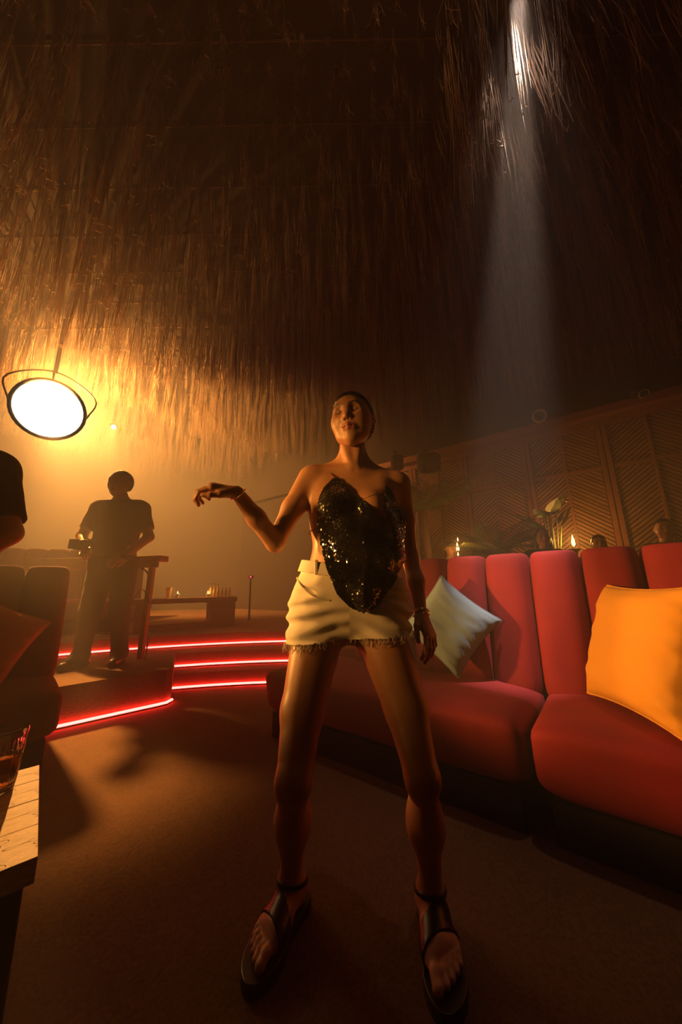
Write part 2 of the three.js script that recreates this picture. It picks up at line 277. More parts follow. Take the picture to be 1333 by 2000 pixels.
// a foot on a sole at height y0: ankle a, heading in the floor plane dir, mirrored by side (+1: big toe towards +across)
function footPrims(a, dir, side, y0, size = 1, spread = 1) {
  const d = V(dir[0], 0, dir[1]).normalize(), t = V(d.z, 0, -d.x).multiplyScalar(side), P = [], at = (f, s, y) => [a[0] + d.x * f * size + t.x * s * size, y0 + y * size, a[2] + d.z * f * size + t.z * s * size];
  P.push(ball(at(-0.036, 0, 0.028), 0.03 * size, 0.04), cap([a[0], a[1], a[2]], at(-0.012, 0, 0.05), 0.031 * size, 0.034 * size, 0.03), cap(at(0.0, 0.002, 0.052), at(0.09, 0.008, 0.03), 0.036 * size, 0.024 * size, 0.03));
  P.push(cap(at(-0.01, -0.01, 0.024), at(0.085, -0.024, 0.017), 0.025 * size, 0.018 * size, 0.03), cap(at(0.06, 0.018, 0.025), at(0.118, 0.027, 0.02), 0.024 * size, 0.02 * size, 0.03), cap(at(0.1, 0.02, 0.019), at(0.085, -0.032, 0.015), 0.02 * size, 0.015 * size, 0.025));
  [[0.027, 0.122, 0.174, 0.0135], [0.006, 0.118, 0.166, 0.0092], [-0.011, 0.11, 0.153, 0.0087], [-0.026, 0.098, 0.138, 0.0083], [-0.039, 0.084, 0.12, 0.008]].forEach(([s, f0, f1, r], i) => {
    const s1 = s * spread, m = (f0 + f1) / 2;
    P.push(cap(at(f0 - 0.012, s, 0.018), at(m + 0.004, s1, 0.021), r * size * 1.05, r * size, 0.008), cap(at(m + 0.004, s1, 0.021), at(f1, s1, 0.0125), r * size, r * size * 1.03, 0.004));
  });
  return P;
}
const skinTone = (c) => (x, y, z) => { const k = 0.92 + 0.1 * noise3(x * 30 + 3, y * 30, z * 30) + 0.06 * noise3(x * 160, y * 160, z * 160); return c.map((v) => v * k); };
const merged = (list) => mergeGeometries(list);
// ---------------------------------------------------------------- the room: y up, the camera near the origin looks along -z
const CY = 5.3;                                                       // underside of the ceiling
const WA = [2.16, -5.49], WU = [0.8, 0.6], WN = [-0.6, 0.8];           // the panelled wall: a point, its run, its face
const wallPt = (t, o = 0) => [WA[0] + WU[0] * t + WN[0] * o, WA[1] + WU[1] * t + WN[1] * o];
const wl = wallPt(-6.2), wr = wallPt(6.4);
const roomPoly = [[-9, 3.2], [-9, wl[1]], wl, wr, [wr[0], 3.2]];
function flat(poly, y0, y1, holes = []) {                              // a slab between two heights from a plan outline
  const s = new THREE.Shape(poly.map(([x, z]) => new THREE.Vector2(x, -z)));
  const g = new THREE.ExtrudeGeometry(s, { depth: y1 - y0, bevelEnabled: false, curveSegments: 48 }); g.rotateX(-Math.PI / 2); g.translate(0, y0, 0); return g;
}
struct('floor', flat([[-9.3, 3.5], [-9.3, wl[1] - 0.6], [wl[0], wl[1] - 0.6], [wr[0] + 0.5, wr[1] - 0.6], [wr[0] + 0.5, 3.5]], -0.2, 0), M.carpet);
struct('ceiling', flat([[-9.3, 3.5], [-9.3, wl[1] - 0.6], [wl[0], wl[1] - 0.6], [wr[0] + 0.5, wr[1] - 0.6], [wr[0] + 0.5, 3.5]], CY, CY + 0.2), M.backing);
struct('wall_left', box(0.2, CY, 3.4 - wl[1], -9.1, CY / 2, (3.2 + wl[1]) / 2 ), M.plaster);
struct('wall_back', box(wl[0] + 9.1, CY, 0.2, (wl[0] - 9) / 2, CY / 2, wl[1] - 0.1), M.plaster);
struct('wall_front', box(wr[0] + 9.4, CY, 0.2, (wr[0] - 9) / 2, CY / 2, 3.3), M.plaster);
struct('wall_side', box(0.2, CY, 3.3 - wr[1], wr[0] + 0.1, CY / 2, (3.3 + wr[1]) / 2), M.plaster);

// the panelled wall, built in its own axes (x along the wall, z out of its face)
const wall = structGroup('wall_right'); wall.position.set(WA[0], 0, WA[1]); wall.rotation.y = -Math.atan2(WU[1], WU[0]);
part('backing', box(12.6, CY, 0.15, 0.1, CY / 2, -0.085), M.backing, wall);
part('soffit', box(12.6, CY - 3.22, 0.16, 0.1, (CY + 3.22) / 2, 0.07), M.backing, wall);
part('cornice', box(9.3, 0.12, 0.2, 1.75, 3.27, 0.09, 0.01), M.redWood, wall);
part('top_rail', box(9.3, 0.1, 0.05, 1.75, 3.16, 0.02), M.redWood, wall);
part('bottom_rail', box(9.3, 0.24, 0.05, 1.75, 0.6, 0.02), M.redWood, wall);
const MOD = 0.95, PW = (MOD - 0.15) / 2;
function clipStrip(cx, cy, w, h, ang, off, sw) {                        // a strip across a rectangle
  const ux = Math.cos(ang), uy = Math.sin(ang), nx = -uy, ny = ux, L = 3;
  let poly = [[-L, off - sw / 2], [L, off - sw / 2], [L, off + sw / 2], [-L, off + sw / 2]].map(([a, b]) => [ux * a + nx * b, uy * a + ny * b]);
  for (const [ax, ay, lim] of [[1, 0, w / 2], [-1, 0, w / 2], [0, 1, h / 2], [0, -1, h / 2]]) {
    const out = [];
    poly.forEach((p, i) => { const q = poly[(i + 1) % poly.length], dp = p[0] * ax + p[1] * ay - lim, dq = q[0] * ax + q[1] * ay - lim; if (dp <= 0) out.push(p); if ((dp < 0) !== (dq < 0) && dp !== dq) { const t = dp / (dp - dq); out.push([mix(p[0], q[0], t), mix(p[1], q[1], t)]); } });
    poly = out; if (poly.length < 3) return null;
  }
  return poly.map(([x, y]) => [x + cx, y + cy]);
}
for (let k = -3; k < 6; k++) {
  const x0 = k * MOD;
  for (const sx of [-0.034, 0.034]) part('stile', box(0.055, 2.4, 0.06, x0 + sx, 1.92, 0.028, 0.006), M.redWood, wall);
  part('center_stile', box(0.032, 2.4, 0.05, x0 + MOD / 2, 1.92, 0.02, 0.005), M.redWood, wall);
  part('middle_rail', box(MOD - 0.12, 0.05, 0.048, x0 + MOD / 2, 2.5, 0.019, 0.006), M.redWood, wall);
  for (const [side, cx] of [[0, x0 + 0.07 + PW / 2], [1, x0 + MOD - 0.07 - PW / 2]]) for (const [y0, y1] of [[0.72, 2.47], [2.53, 3.11]]) {
    const ang = (side ? -1 : 1) * 0.66, h = y1 - y0, pitch = 0.047, n = Math.ceil((h * Math.cos(ang) + PW * Math.abs(Math.sin(ang))) / 2 / pitch), far = [];
    for (let i = -n; i <= n; i++) {
      const p = clipStrip(cx, (y0 + y1) / 2, PW, h, ang, i * pitch, 0.031); if (!p) continue;
      const g = new THREE.ExtrudeGeometry(new THREE.Shape(p.map((q) => new THREE.Vector2(...q))), { depth: 0.018 + 0.006 * ((i * 7 + 70) % 3) / 2, bevelEnabled: false }); g.translate(0, 0, -0.01);
      if (k >= 1 && k <= 3 && y1 > 1.3 && (i * pitch) / Math.cos(ang) + (y0 + y1) / 2 > 1.25) part('slat', g, (i + k) % 3 ? M.slat : M.slatDark, wall); else far.push(g);
    }
    if (far.length) { const m = part('slat_field', far, M.slat, wall); m.userData.kind = 'stuff'; }
  }
}

// steps in arcs round one centre, a landing that juts out, and the upper level
const OC = [-0.531, 0.649], R1 = 4.37, R2 = 4.675, R3 = 5.12;
const arcPt = (r, a) => [OC[0] + r * Math.sin(a), OC[1] - r * Math.cos(a)];   // a = 0 points along -z
function arcPts(r, a0, a1, n = 40) { return Array.from({ length: n + 1 }, (_, i) => arcPt(r, mix(a0, a1, i / n))); }
const A0 = -1.25, A1 = 1.2;
const ringTo = (r, rOut, y0, y1) => flat([...arcPts(r, A0, A1), ...arcPts(rOut, A0, A1).reverse()], y0, y1);
struct('trim_1', ringTo(R1, R2 + 0.05, 0, 0.14), M.carpet).name = 'trim_1';
struct('trim_2', ringTo(R2, R3 + 0.05, 0, 0.28), M.carpet).name = 'trim_2';
{
  const outer = [arcPt(R3, A1), [wr[0] - 0.02, arcPt(R3, A1)[1]], [wr[0] - 0.02, wr[1] + 0.02], [wl[0], wl[1] + 0.02], [-8.98, wl[1] + 0.02], [-8.98, arcPt(R3, A0)[1]]];
  const lvl = flat([...arcPts(R3, A0, A1), ...outer.slice(1)], 0, 0.42); struct('trim_3', lvl, M.carpet).name = 'trim_3';
}
const LC = [-1.51, -3.16], LD = [-0.753, 0.658];                        // landing corner and the run of its front edge
const landing = thing('landing', 'low carpeted landing with red light along its foot, under the standing man', 'platform');
const landEnd = [LC[0] + LD[0] * 3.2, LC[1] + LD[1] * 3.2], landBack = [-1.86, -3.93];
part('platform_block', flat([[LC[0] + LD[0] * 0.05, LC[1] + LD[1] * 0.05], landEnd, [-5.2, -2.2], arcPt(R3, -0.9), arcPt(R3 + 0.02, -0.6), arcPt(R3 + 0.02, -0.3), landBack, [LC[0] - 0.02, LC[1] - 0.05]], 0, 0.282), M.carpet, landing);

// red light strips along the foot of each riser: the glowing strip and small area lights along it
const ledGlow = new THREE.MeshStandardMaterial({ color: rgb(0.9, 0.7, 0.7), roughness: 0.6, emissive: rgb(1, 0.026, 0.022), emissiveIntensity: 38 }); ledGlow.name = 'led_strip_glow';
const ledChannel = std(rgb(0.1, 0.1, 0.1), 0.5, { metalness: 0.6 });
function ledStrip(pts, y, label) {
  const t = thing('led_strip', label, 'light strip', [0, 0, 0], 0, 'red light strips along the steps'), v = pts.map(([x, z]) => V(x, y, z)), c = new THREE.CatmullRomCurve3(v);
  const n = Math.max(12, pts.length);
  part('light_strip', new THREE.TubeGeometry(c, n * 2, 0.0125, 8), ledGlow, t);
  part('channel', new THREE.TubeGeometry(c, n * 2, 0.012, 6).translate(0, -0.007, 0), ledChannel, t);
  const len = c.getLength(), k = Math.max(1, Math.round(len / 1.1));
  for (let i = 0; i < k; i++) {
    const p = c.getPointAt((i + 0.5) / k), d = c.getTangentAt((i + 0.5) / k), l = new THREE.RectAreaLight(rgb(1, 0.015, 0.025), 20, len / k * 0.9, 0.012), out = V(-d.z, 0, d.x);
    if (out.dot(V(OC[0] - p.x, 0, OC[1] - p.z)) < 0) out.negate();
    l.position.copy(p).addScaledVector(out, 0.0155); l.lookAt(l.position.clone().add(out)); l.name = 'led_strip_light'; t.add(l);
  }
  return t;
}
ledStrip(arcPts(R3 - 0.014, -0.62, 0.09, 30), 0.298, 'curved red light strip under the topmost step edge, behind the man');
ledStrip(arcPts(R2 - 0.014, -0.285, 0.09, 24), 0.158, 'curved red light strip along the middle step');
ledStrip(arcPts(R1 - 0.014, -0.272, 0.09, 24), 0.018, 'curved red light strip where the lowest step meets the floor');
{
  const o = [-LD[1] * -1, LD[0] * -1].map((v) => v * 0.016), pts = [];
  for (let i = 12; i >= 1; i--) pts.push([LC[0] + LD[0] * i * 0.2 + o[0], LC[1] + LD[1] * i * 0.2 + o[1]]);
  pts.push([LC[0] + LD[0] * 0.07 + o[0], LC[1] + LD[1] * 0.07 + o[1]], [LC[0] - 0.005, LC[1] + 0.008], [LC[0] - 0.008, LC[1] - 0.05]);
  ledStrip(pts, 0.018, 'straight red light strip along the foot of the landing');
}

// hanging straw under the ceiling: bundles of raffia, far too many to count
function bundle(n, thick = 1) {
  const list = [];
  for (let i = 0; i < n; i++) {
    const L = rr(0.76, 1), a = rr(0, 6.28), r0 = rr(0, 0.012), r1 = r0 + rr(0.0, 0.045), bend = rr(-0.03, 0.03), w = rr(0.0016, 0.0042) * thick, tw = rr(0, 3), pos = [], idx = [], S = 5;
    for (let j = 0; j <= S; j++) {
      const t = j / S, r = mix(r0, r1, t * t), x = Math.cos(a) * r + bend * Math.sin(t * 3.1) * Math.cos(tw), z = Math.sin(a) * r + bend * Math.sin(t * 3.1 + 0.5) * Math.sin(tw), y = -L * t, ww = w * (1 - 0.75 * t * t), q = tw + t * 1.6;
      for (const s of [0, 2.094, 4.188]) pos.push(x + Math.cos(q + s) * ww, y, z + Math.sin(q + s) * ww * 0.6);
      if (j) for (let k = 0; k < 3; k++) { const A = (j - 1) * 3 + k, Bq = (j - 1) * 3 + (k + 1) % 3; idx.push(A, Bq, A + 3, Bq, Bq + 3, A + 3); }
    }
    if (rnd() < 0.5) { // a curled tip
      const t = 1, x = Math.cos(a) * r1, z = Math.sin(a) * r1, b = pos.length / 3, e = rr(0, 6.28), l = rr(0.02, 0.06);
      pos.push(x, -L, z, x + Math.cos(e) * l, -L + rr(-0.02, 0.04), z + Math.sin(e) * l, x + 0.003, -L + 0.006, z + 0.003); idx.push(b, b + 1, b + 2);
    }
    const g = new THREE.BufferGeometry(); g.setAttribute('position', new THREE.Float32BufferAttribute(pos, 3)); g.setIndex(idx);
    g.setAttribute('uv', new THREE.Float32BufferAttribute(pos.flatMap((_, k) => (k % 3 ? [] : [pos[k] * 8, pos[k + 1]])), 2)); g.computeVertexNormals(); list.push(g);
  }
  return mergeGeometries(list);
}
{
  const kinds = [bundle(9), bundle(12), bundle(7), bundle(14), bundle(8, 2.1)], spots = kinds.map(() => []);
  const inRoom = (x, z) => (x - WA[0]) * WN[0] + (z - WA[1]) * WN[1] > 0.36 && x > -8.6 && x < wr[0] - 0.3 && z < 2.2 && z > wl[1] + 0.3;
  const step = 0.165;
  for (let x = -8.6; x < 6; x += step) for (let z = -9.0; z < 2.0; z += step) {
    const px = x + rr(-0.06, 0.06), pz = z + rr(-0.06, 0.06); if (!inRoom(px, pz)) { continue; }
    const d0 = Math.hypot(px, pz), tooNear = d0 < 0.0;
    const q = Math.hypot(px - OC[0] + 0.3 * Math.sin(pz * 0.9), pz - OC[1]), wave = Math.sin(q * 3.3 + 0.6 * Math.sin(px * 0.8)) , patch = noise3(px * 0.9 + 50, 3, pz * 0.9 + 50);
    if (patch < 0.18 && rnd() < 0.5) continue;
    const wd = (px - WA[0]) * WN[0] + (pz - WA[1]) * WN[1];
    let bottom = mix(4.2, 4.9, sstep(4.2, 1.6, Math.hypot(px, pz))) + 0.5 * sstep(-4.3, -6, pz) * sstep(1.5, -0.5, px) - 0.85 * sstep(4.2, 0.5, wd) + 0.15 * wave + 0.3 * (patch - 0.5) + rr(-0.12, 0.12);
    const lm = Math.hypot(px - LAMP_MAIN.x, pz - LAMP_MAIN.z); if (lm < 0.3) continue; 
    const ld = Math.hypot(px - LAMP_DOWN.x, pz - LAMP_DOWN.z); if (ld < 0.12) continue;
    const len = CY - 0.02 - bottom;
    spots[Math.floor(rnd() * 4)].push([px, CY - 0.02, pz, len / 1.15, rr(0, 6.28), rr(-0.05, 0.05), rr(-0.05, 0.05), rr(0.8, 1.7)]);
  }
  for (let i = 0; i < 80; i++) { // longer hanks round the spotlight in the straw
    const a = rr(0, 6.283), r = 0.05 + 0.33 * Math.sqrt(rnd()), px = LAMP_DOWN.x + 0.0 + Math.cos(a) * r, pz = LAMP_DOWN.z - 0.24 + Math.sin(a) * r; if (Math.hypot(px - LAMP_DOWN.x, pz - LAMP_DOWN.z) < 0.1) continue;
    spots[i % 3 ? 4 : 1].push([px, 4.72, pz, rr(0.75, 1.25), rr(0, 6.28), rr(-0.1, 0.1), rr(-0.1, 0.1), rr(0.5, 1.1)]);
  }
  const root = new THREE.Group(); root.name = 'straw_ceiling'; scene.add(root); tag(root, 'shaggy canopy of dry straw bundles hanging from the whole ceiling', 'straw canopy'); root.userData.kind = 'stuff';
  // cross wires that carry the bundles
  const wires = []; for (let z = -8.8; z < 2; z += 0.5) { const xr = Math.min(5.9, WA[0] + ((z - WA[1]) * WN[1] - 0.4) / -WN[0]); wires.push(new THREE.CylinderGeometry(0.008, 0.008, Math.abs(Math.min(wr[0] - 0.4, Math.max(-8, WA[0] + (0.4 - (z - WA[1]) * WN[1]) / WN[0])) + 8.6), 5).rotateZ(Math.PI / 2).translate((Math.min(wr[0] - 0.4, Math.max(-8, WA[0] + (0.4 - (z - WA[1]) * WN[1]) / WN[0])) - 8.6) / 2, CY - 0.02, z)); }
  part('carrier_wires', wires, M.trunk, root).userData.kind = 'stuff';
  kinds.forEach((g, k) => {
    const im = new THREE.InstancedMesh(g, M.straw, spots[k].length), m = new THREE.Matrix4(), c = new THREE.Color(); im.name = 'straw_bundles'; im.userData.kind = 'stuff'; im.castShadow = im.receiveShadow = true;
    spots[k].forEach(([x, y, z, l, a, tx, tz, w], i) => { m.compose(V(x, y, z), new THREE.Quaternion().setFromEuler(new THREE.Euler(tx, a, tz)), V(w, l * 1.15, w)); im.setMatrixAt(i, m); const v = rr(0.6, 1.1); c.setRGB(v, v * rr(0.92, 1.0), v * rr(0.85, 1)); im.setColorAt(i, c); });
    root.add(im);
  });
}
// ---------------------------------------------------------------- sofas: run along x, back towards -z, floor at y = 0
function superBox(w, h, d, e1, e2, nu, nv) {                            // a box with soft swelling faces
  const pw = (c, e) => Math.sign(c) * Math.pow(Math.abs(c), e), pos = [], uv = [], idx = [];
  for (let j = 0; j <= nv; j++) { const v = -Math.PI / 2 + Math.PI * j / nv, cv = pw(Math.cos(v), e1), sv = pw(Math.sin(v), e1); for (let i = 0; i <= nu; i++) { const a = 2 * Math.PI * i / nu, x = w / 2 * cv * pw(Math.cos(a), e2), y = h / 2 * sv, z = d / 2 * cv * pw(Math.sin(a), e2); pos.push(x, y, z); uv.push(x, y + z); } }
  for (let j = 0; j < nv; j++) for (let i = 0; i < nu; i++) { const p = j * (nu + 1) + i, q = p + nu + 1; idx.push(p, q, p + 1, p + 1, q, q + 1); }
  const g = new THREE.BufferGeometry(); g.setAttribute('position', new THREE.Float32BufferAttribute(pos, 3)); g.setAttribute('uv', new THREE.Float32BufferAttribute(uv, 2)); g.setIndex(idx); return g;
}
const smooth = (g) => { const uv = g.attributes.uv; g.computeVertexNormals(); return g; };
function seatGeo(x0, x1, depth, top, bottom, lean = 0.05) {
  const w = x1 - x0, g = superBox(w, top - bottom, depth, 0.3, 0.13, 96, 28), p = g.attributes.position; g.translate((x0 + x1) / 2, (top + bottom) / 2, -depth / 2);
  for (let i = 0; i < p.count; i++) { const x = p.getX(i), y = p.getY(i), z = p.getZ(i), f = clamp(1 + z / depth, 0, 1); p.setZ(i, z - lean * (1 - (y - bottom) / (top - bottom)) * f); if (y > (top + bottom) / 2) p.setY(i, y + 0.006 * (noise3(x * 5, 1, z * 6) - 0.5)); }
  return smooth(g);
}
function channelGeo(w, h, d, i) {
  const g = superBox(w * 1.02, h, d, 0.22, 0.68, 40, 36), p = g.attributes.position, uv = g.attributes.uv;
  for (let k = 0; k < p.count; k++) { const y = p.getY(k) / (h / 2); p.setZ(k, p.getZ(k) - 0.055 * (y + 1) / 2 + 0.004 * (noise3(p.getX(k) * 9 + i * 3, p.getY(k) * 5, i) - 0.5)); uv.setX(k, uv.getX(k) + i * 0.37); }
  return smooth(g);
}
function sofa(label, origin, angle, seats, back, mat) {
  const t = thing('booth_sofa', label, 'sofa', [origin[0], 0, origin[1]], angle, 'channel-backed booth sofas');
  for (const [a, b] of seats) { part('seat_cushion', seatGeo(a, b, 0.7, 0.43, 0.15), mat, t); part('plinth', box(b - a - 0.1, 0.15, 0.56, (a + b) / 2, 0.075, -0.36), M.plinth, t); }
  const w = 0.2475, n = Math.round((back[1] - back[0]) / w);
  for (let i = 0; i < n; i++) part('back_channel', channelGeo(w, 0.78, 0.22, i).translate(back[0] + (i + 0.5) * w, 0.755, -0.655), mat, t);
  part('back_frame', box(n * w - 0.02, 1.0, 0.06, back[0] + n * w / 2, 0.56, -0.78, 0.02), mat, t);
  return t;
}
const SO = [0.29, -1.78], SU = [0.792, 0.611];                          // a point on the front edge of the right sofa and its run
const sofaPt = (t, o) => [SO[0] + SU[0] * t + SU[1] * o, SO[1] + SU[1] * t - SU[0] * o];
sofa('long burgundy velvet booth sofa behind the dancing woman', SO, -Math.atan2(SU[1], SU[0]), [[-1.09, 0.513], [0.523, 2.1]], [-0.72, 2.25], M.velvet);
const LS = [-1.58, -2.06];                                               // end of the left sofa's front edge; it runs away from there to the left and forward
sofa('dark booth sofa cut by the left edge, backlit by the big lamp', [LS[0], LS[1]], Math.atan2(0.69, 0.72), [[-1.6, 0]], [-1.49, -0.005], M.darkVelvet);

// ---------------------------------------------------------------- cushions
function cushionGeo(half, thick, wrinkle, sd, n = 40) {
  const pos = [], uv = [], idx = [];
  for (const f of [1, -1]) {
    const base = pos.length / 3;
    for (let j = 0; j <= n; j++) for (let i = 0; i <= n; i++) {
      const u = (i / n) * 2 - 1, v = (j / n) * 2 - 1, pinch = 1 - 0.085 * (1 - v * v) * u * u, pinch2 = 1 - 0.085 * (1 - u * u) * v * v;
      const e = Math.pow((1 - u * u * u * u) * (1 - v * v * v * v), 0.55), r = Math.max(Math.abs(u), Math.abs(v));
      const w = wrinkle * (noise3(u * 2.2 + sd, v * 7 + sd, f) - 0.5) * sstep(0.0, 0.6, e) + wrinkle * 0.7 * Math.sin(v * (17 + 6 * noise3(v * 3, sd, 0)) + 3 * u + sd + 4 * noise3(u * 3, v * 4, sd)) * sstep(0.45, 0.9, u * f * (sd === 3 ? 1 : 1)) * noise3(v * 5 + sd, u * 2, 7) * 1.6 * sstep(0.98, 0.8, Math.abs(v)) * (1 - sstep(0.9, 1, r));
      pos.push(u * half * pinch, v * half * pinch2, f * (thick * e + (r < 1 ? w : 0))); uv.push(u * half, v * half);
    }
    for (let j = 0; j < n; j++) for (let i = 0; i < n; i++) { const a = base + j * (n + 1) + i, b = a + 1, c = a + n + 1, d = c + 1; f > 0 ? idx.push(a, b, d, a, d, c) : idx.push(a, d, b, a, c, d); }
  }
  const g = new THREE.BufferGeometry(); g.setAttribute('position', new THREE.Float32BufferAttribute(pos, 3)); g.setAttribute('uv', new THREE.Float32BufferAttribute(uv, 2)); g.setIndex(idx);
  g.computeVertexNormals(); return g;
}
function cushion(label, mat, center, ex, ey, half, thick, wrinkle, sd) {
  const t = thing('cushion', label, 'cushion', center, 0, 'loose cushions on the sofas'), x = V(...ex).normalize(), y = V(...ey).addScaledVector(x, -V(...ey).dot(x)).normalize(), z = V(0, 0, 0).crossVectors(x, y);
  t.quaternion.setFromRotationMatrix(new THREE.Matrix4().makeBasis(x, y, z));
  part('cover', cushionGeo(half, thick, wrinkle, sd), mat, t);
  const pts = []; for (let s = 0; s < 4; s++) for (let i = 0; i < 8; i++) { const q = -1 + i / 4, k = 1 - 0.085 * (1 - q * q), [a, b] = [[q, -1], [1, q], [-q, 1], [-1, -q]][s]; pts.push(V(a * half * (s % 2 ? k : 1), b * half * (s % 2 ? 1 : k), 0)); }
  part('piping', new THREE.TubeGeometry(new THREE.CatmullRomCurve3(pts, true, 'catmullrom', 0.1), 96, 0.004, 6, true), mat, t);
  return t;
}
cushion('mustard orange cushion leaning at the right edge of the burgundy sofa', M.orangeCloth, [1.225, 0.70, -1.475], [-0.05, 0, 0.54], [0.15, 0.46, 0.08], 0.265, 0.085, 0.01, 3);
cushion('pale blue grey cushion standing on its corner against the burgundy sofa back', M.blueCloth, [0.635, 0.735, -2.09], [0.34, -0.31, 0.17], [0.27, 0.29, 0.05], 0.205, 0.075, 0.008, 8);
cushion('rust coloured cushion on the dark sofa at the left edge', M.rustCloth, [-2.13, 0.68, -2.08], [0.3, -0.2, -0.24], [0.1, 0.42, -0.14], 0.22, 0.075, 0.006, 5);

// ---------------------------------------------------------------- the table in the lower left corner and the glass on it
{
  const o = [-0.62, -0.8], a = [-0.32, -0.36], L = Math.hypot(...a), ux = [a[0] / L, a[1] / L], vx = [-0.75, 0.661];   // right edge from near to far, then to the left
  const t = thing('low_table', 'pale stone-topped low table in the lower left corner', 'table', [o[0], 0, o[1]], Math.atan2(-vx[1], vx[0]));
  const W = 0.482, len = 1.3, th = 0.045;
  const ys = 0.45 - th / 2, rows = [[0, 0.13], [0.13, 0.255], [0.255, 0.375], [0.375, W]];
  rows.forEach(([a0, a1], i) => { let x = 0; const cuts = i % 2 ? [0.42, 0.5, 0.38] : [0.3, 0.55, 0.45]; cuts.forEach((c) => { part('stone_plank', box(c - 0.001, th - (i === 1 ? 0.001 : 0), a1 - a0 - 0.001, x + c / 2, ys, (a0 + a1) / 2, 0.0015), M.stone, t); x += c; }); });
  part('core', box(len - 0.006, th - 0.012, W - 0.006, len / 2, ys - 0.004, W / 2), M.wood, t);
  part('base_block', box(len - 0.03, 0.404, W - 0.03, len / 2, 0.203, W / 2, 0.006), M.darkWood, t);
}
{
  const t = thing('tumbler', 'tall ribbed drinking glass half full, on the stone table', 'glass', [-0.925, 0.4505, -1.02]);
  const H = 0.152, r0 = 0.031, r1 = 0.044, rib = (g) => { const p = g.attributes.position; for (let i = 0; i < p.count; i++) { const x = p.getX(i), z = p.getZ(i), r = Math.hypot(x, z), y = p.getY(i); if (r > 0.02 && y > 0.012 && y < 0.1) { const k = 1 + 0.03 * Math.cos(Math.atan2(z, x) * 24); p.setX(i, x * k); p.setZ(i, z * k); } } g.computeVertexNormals(); return g; };
  const out = []; for (let i = 0; i <= 14; i++) out.push([mix(r0, r1, i / 14), H * i / 14]);
  const inn = []; for (let i = 14; i >= 1; i--) inn.push([mix(r0, r1, i / 14) - 0.0028, H * i / 14 + 0.001]);
  part('glass_body', rib(lathe([[0, 0], ...out, [r1 - 0.0014, H + 0.001], ...inn, [0, H / 14 + 0.001]], 96)), M.glass, t);
  part('drink', lathe([[0, 0.013], [0.0288, 0.013], [mix(r0, r1, 0.55) - 0.0034, H * 0.55], [0, H * 0.55]], 48), M.amberDrink, t);
}

// ---------------------------------------------------------------- railing beside the standing man
{
  const p0 = [-1.91, -3.6], d = [-0.99, -0.12], t = thing('drinks_rail', 'waist-high wooden drinks rail on a slanted post, behind the standing man', 'railing', [p0[0], 0.282, p0[1]], Math.atan2(-d[1], d[0]));
  part('top_board', box(1.7, 0.05, 0.16, 0.85, 1.0, 0, 0.012), M.redWood, t); part('edge_strip', box(1.7, 0.012, 0.166, 0.85, 1.031, 0, 0.004), M.brass, t); part('fascia', box(1.64, 0.07, 0.03, 0.85, 0.945, -0.05, 0.006), M.redWood, t);
  for (const x of [0.16, 1.54]) part('post', box(0.055, 0.99, 0.055, 0, 0.495, 0, 0.008).applyMatrix4(new THREE.Matrix4().makeShear(0, 0, -0.03, 0, 0, 0)).translate(x, 0, 0), M.redWood, t);
  part('brace', tube([[0.16, 0.62, 0.03], [0.19, 0.85, 0.02], [0.32, 0.95, 0]], 0.009), M.blackMetal, t);
}
{
  const t = thing('cable', 'thin dark cable looping from the rail post to the step', 'cable', [0, 0, 0]);
  part('cord', tube([[-1.86, 0.8, -3.35], [-2.1, 0.96, -3.6], [-2.35, 0.9, -3.9], [-2.7, 0.5, -4.2]], 0.006), M.black, t);
  const t2 = thing('cable', 'second dark cable lying in an arc beside the rail post foot', 'cable');
  part('cord', tube([[-1.84, 0.33, -3.3], [-2.0, 0.52, -3.6], [-2.3, 0.46, -4.05], [-2.8, 0.45, -4.25], [-3.1, 0.46, -4.3]], 0.007), M.black, t2);
}
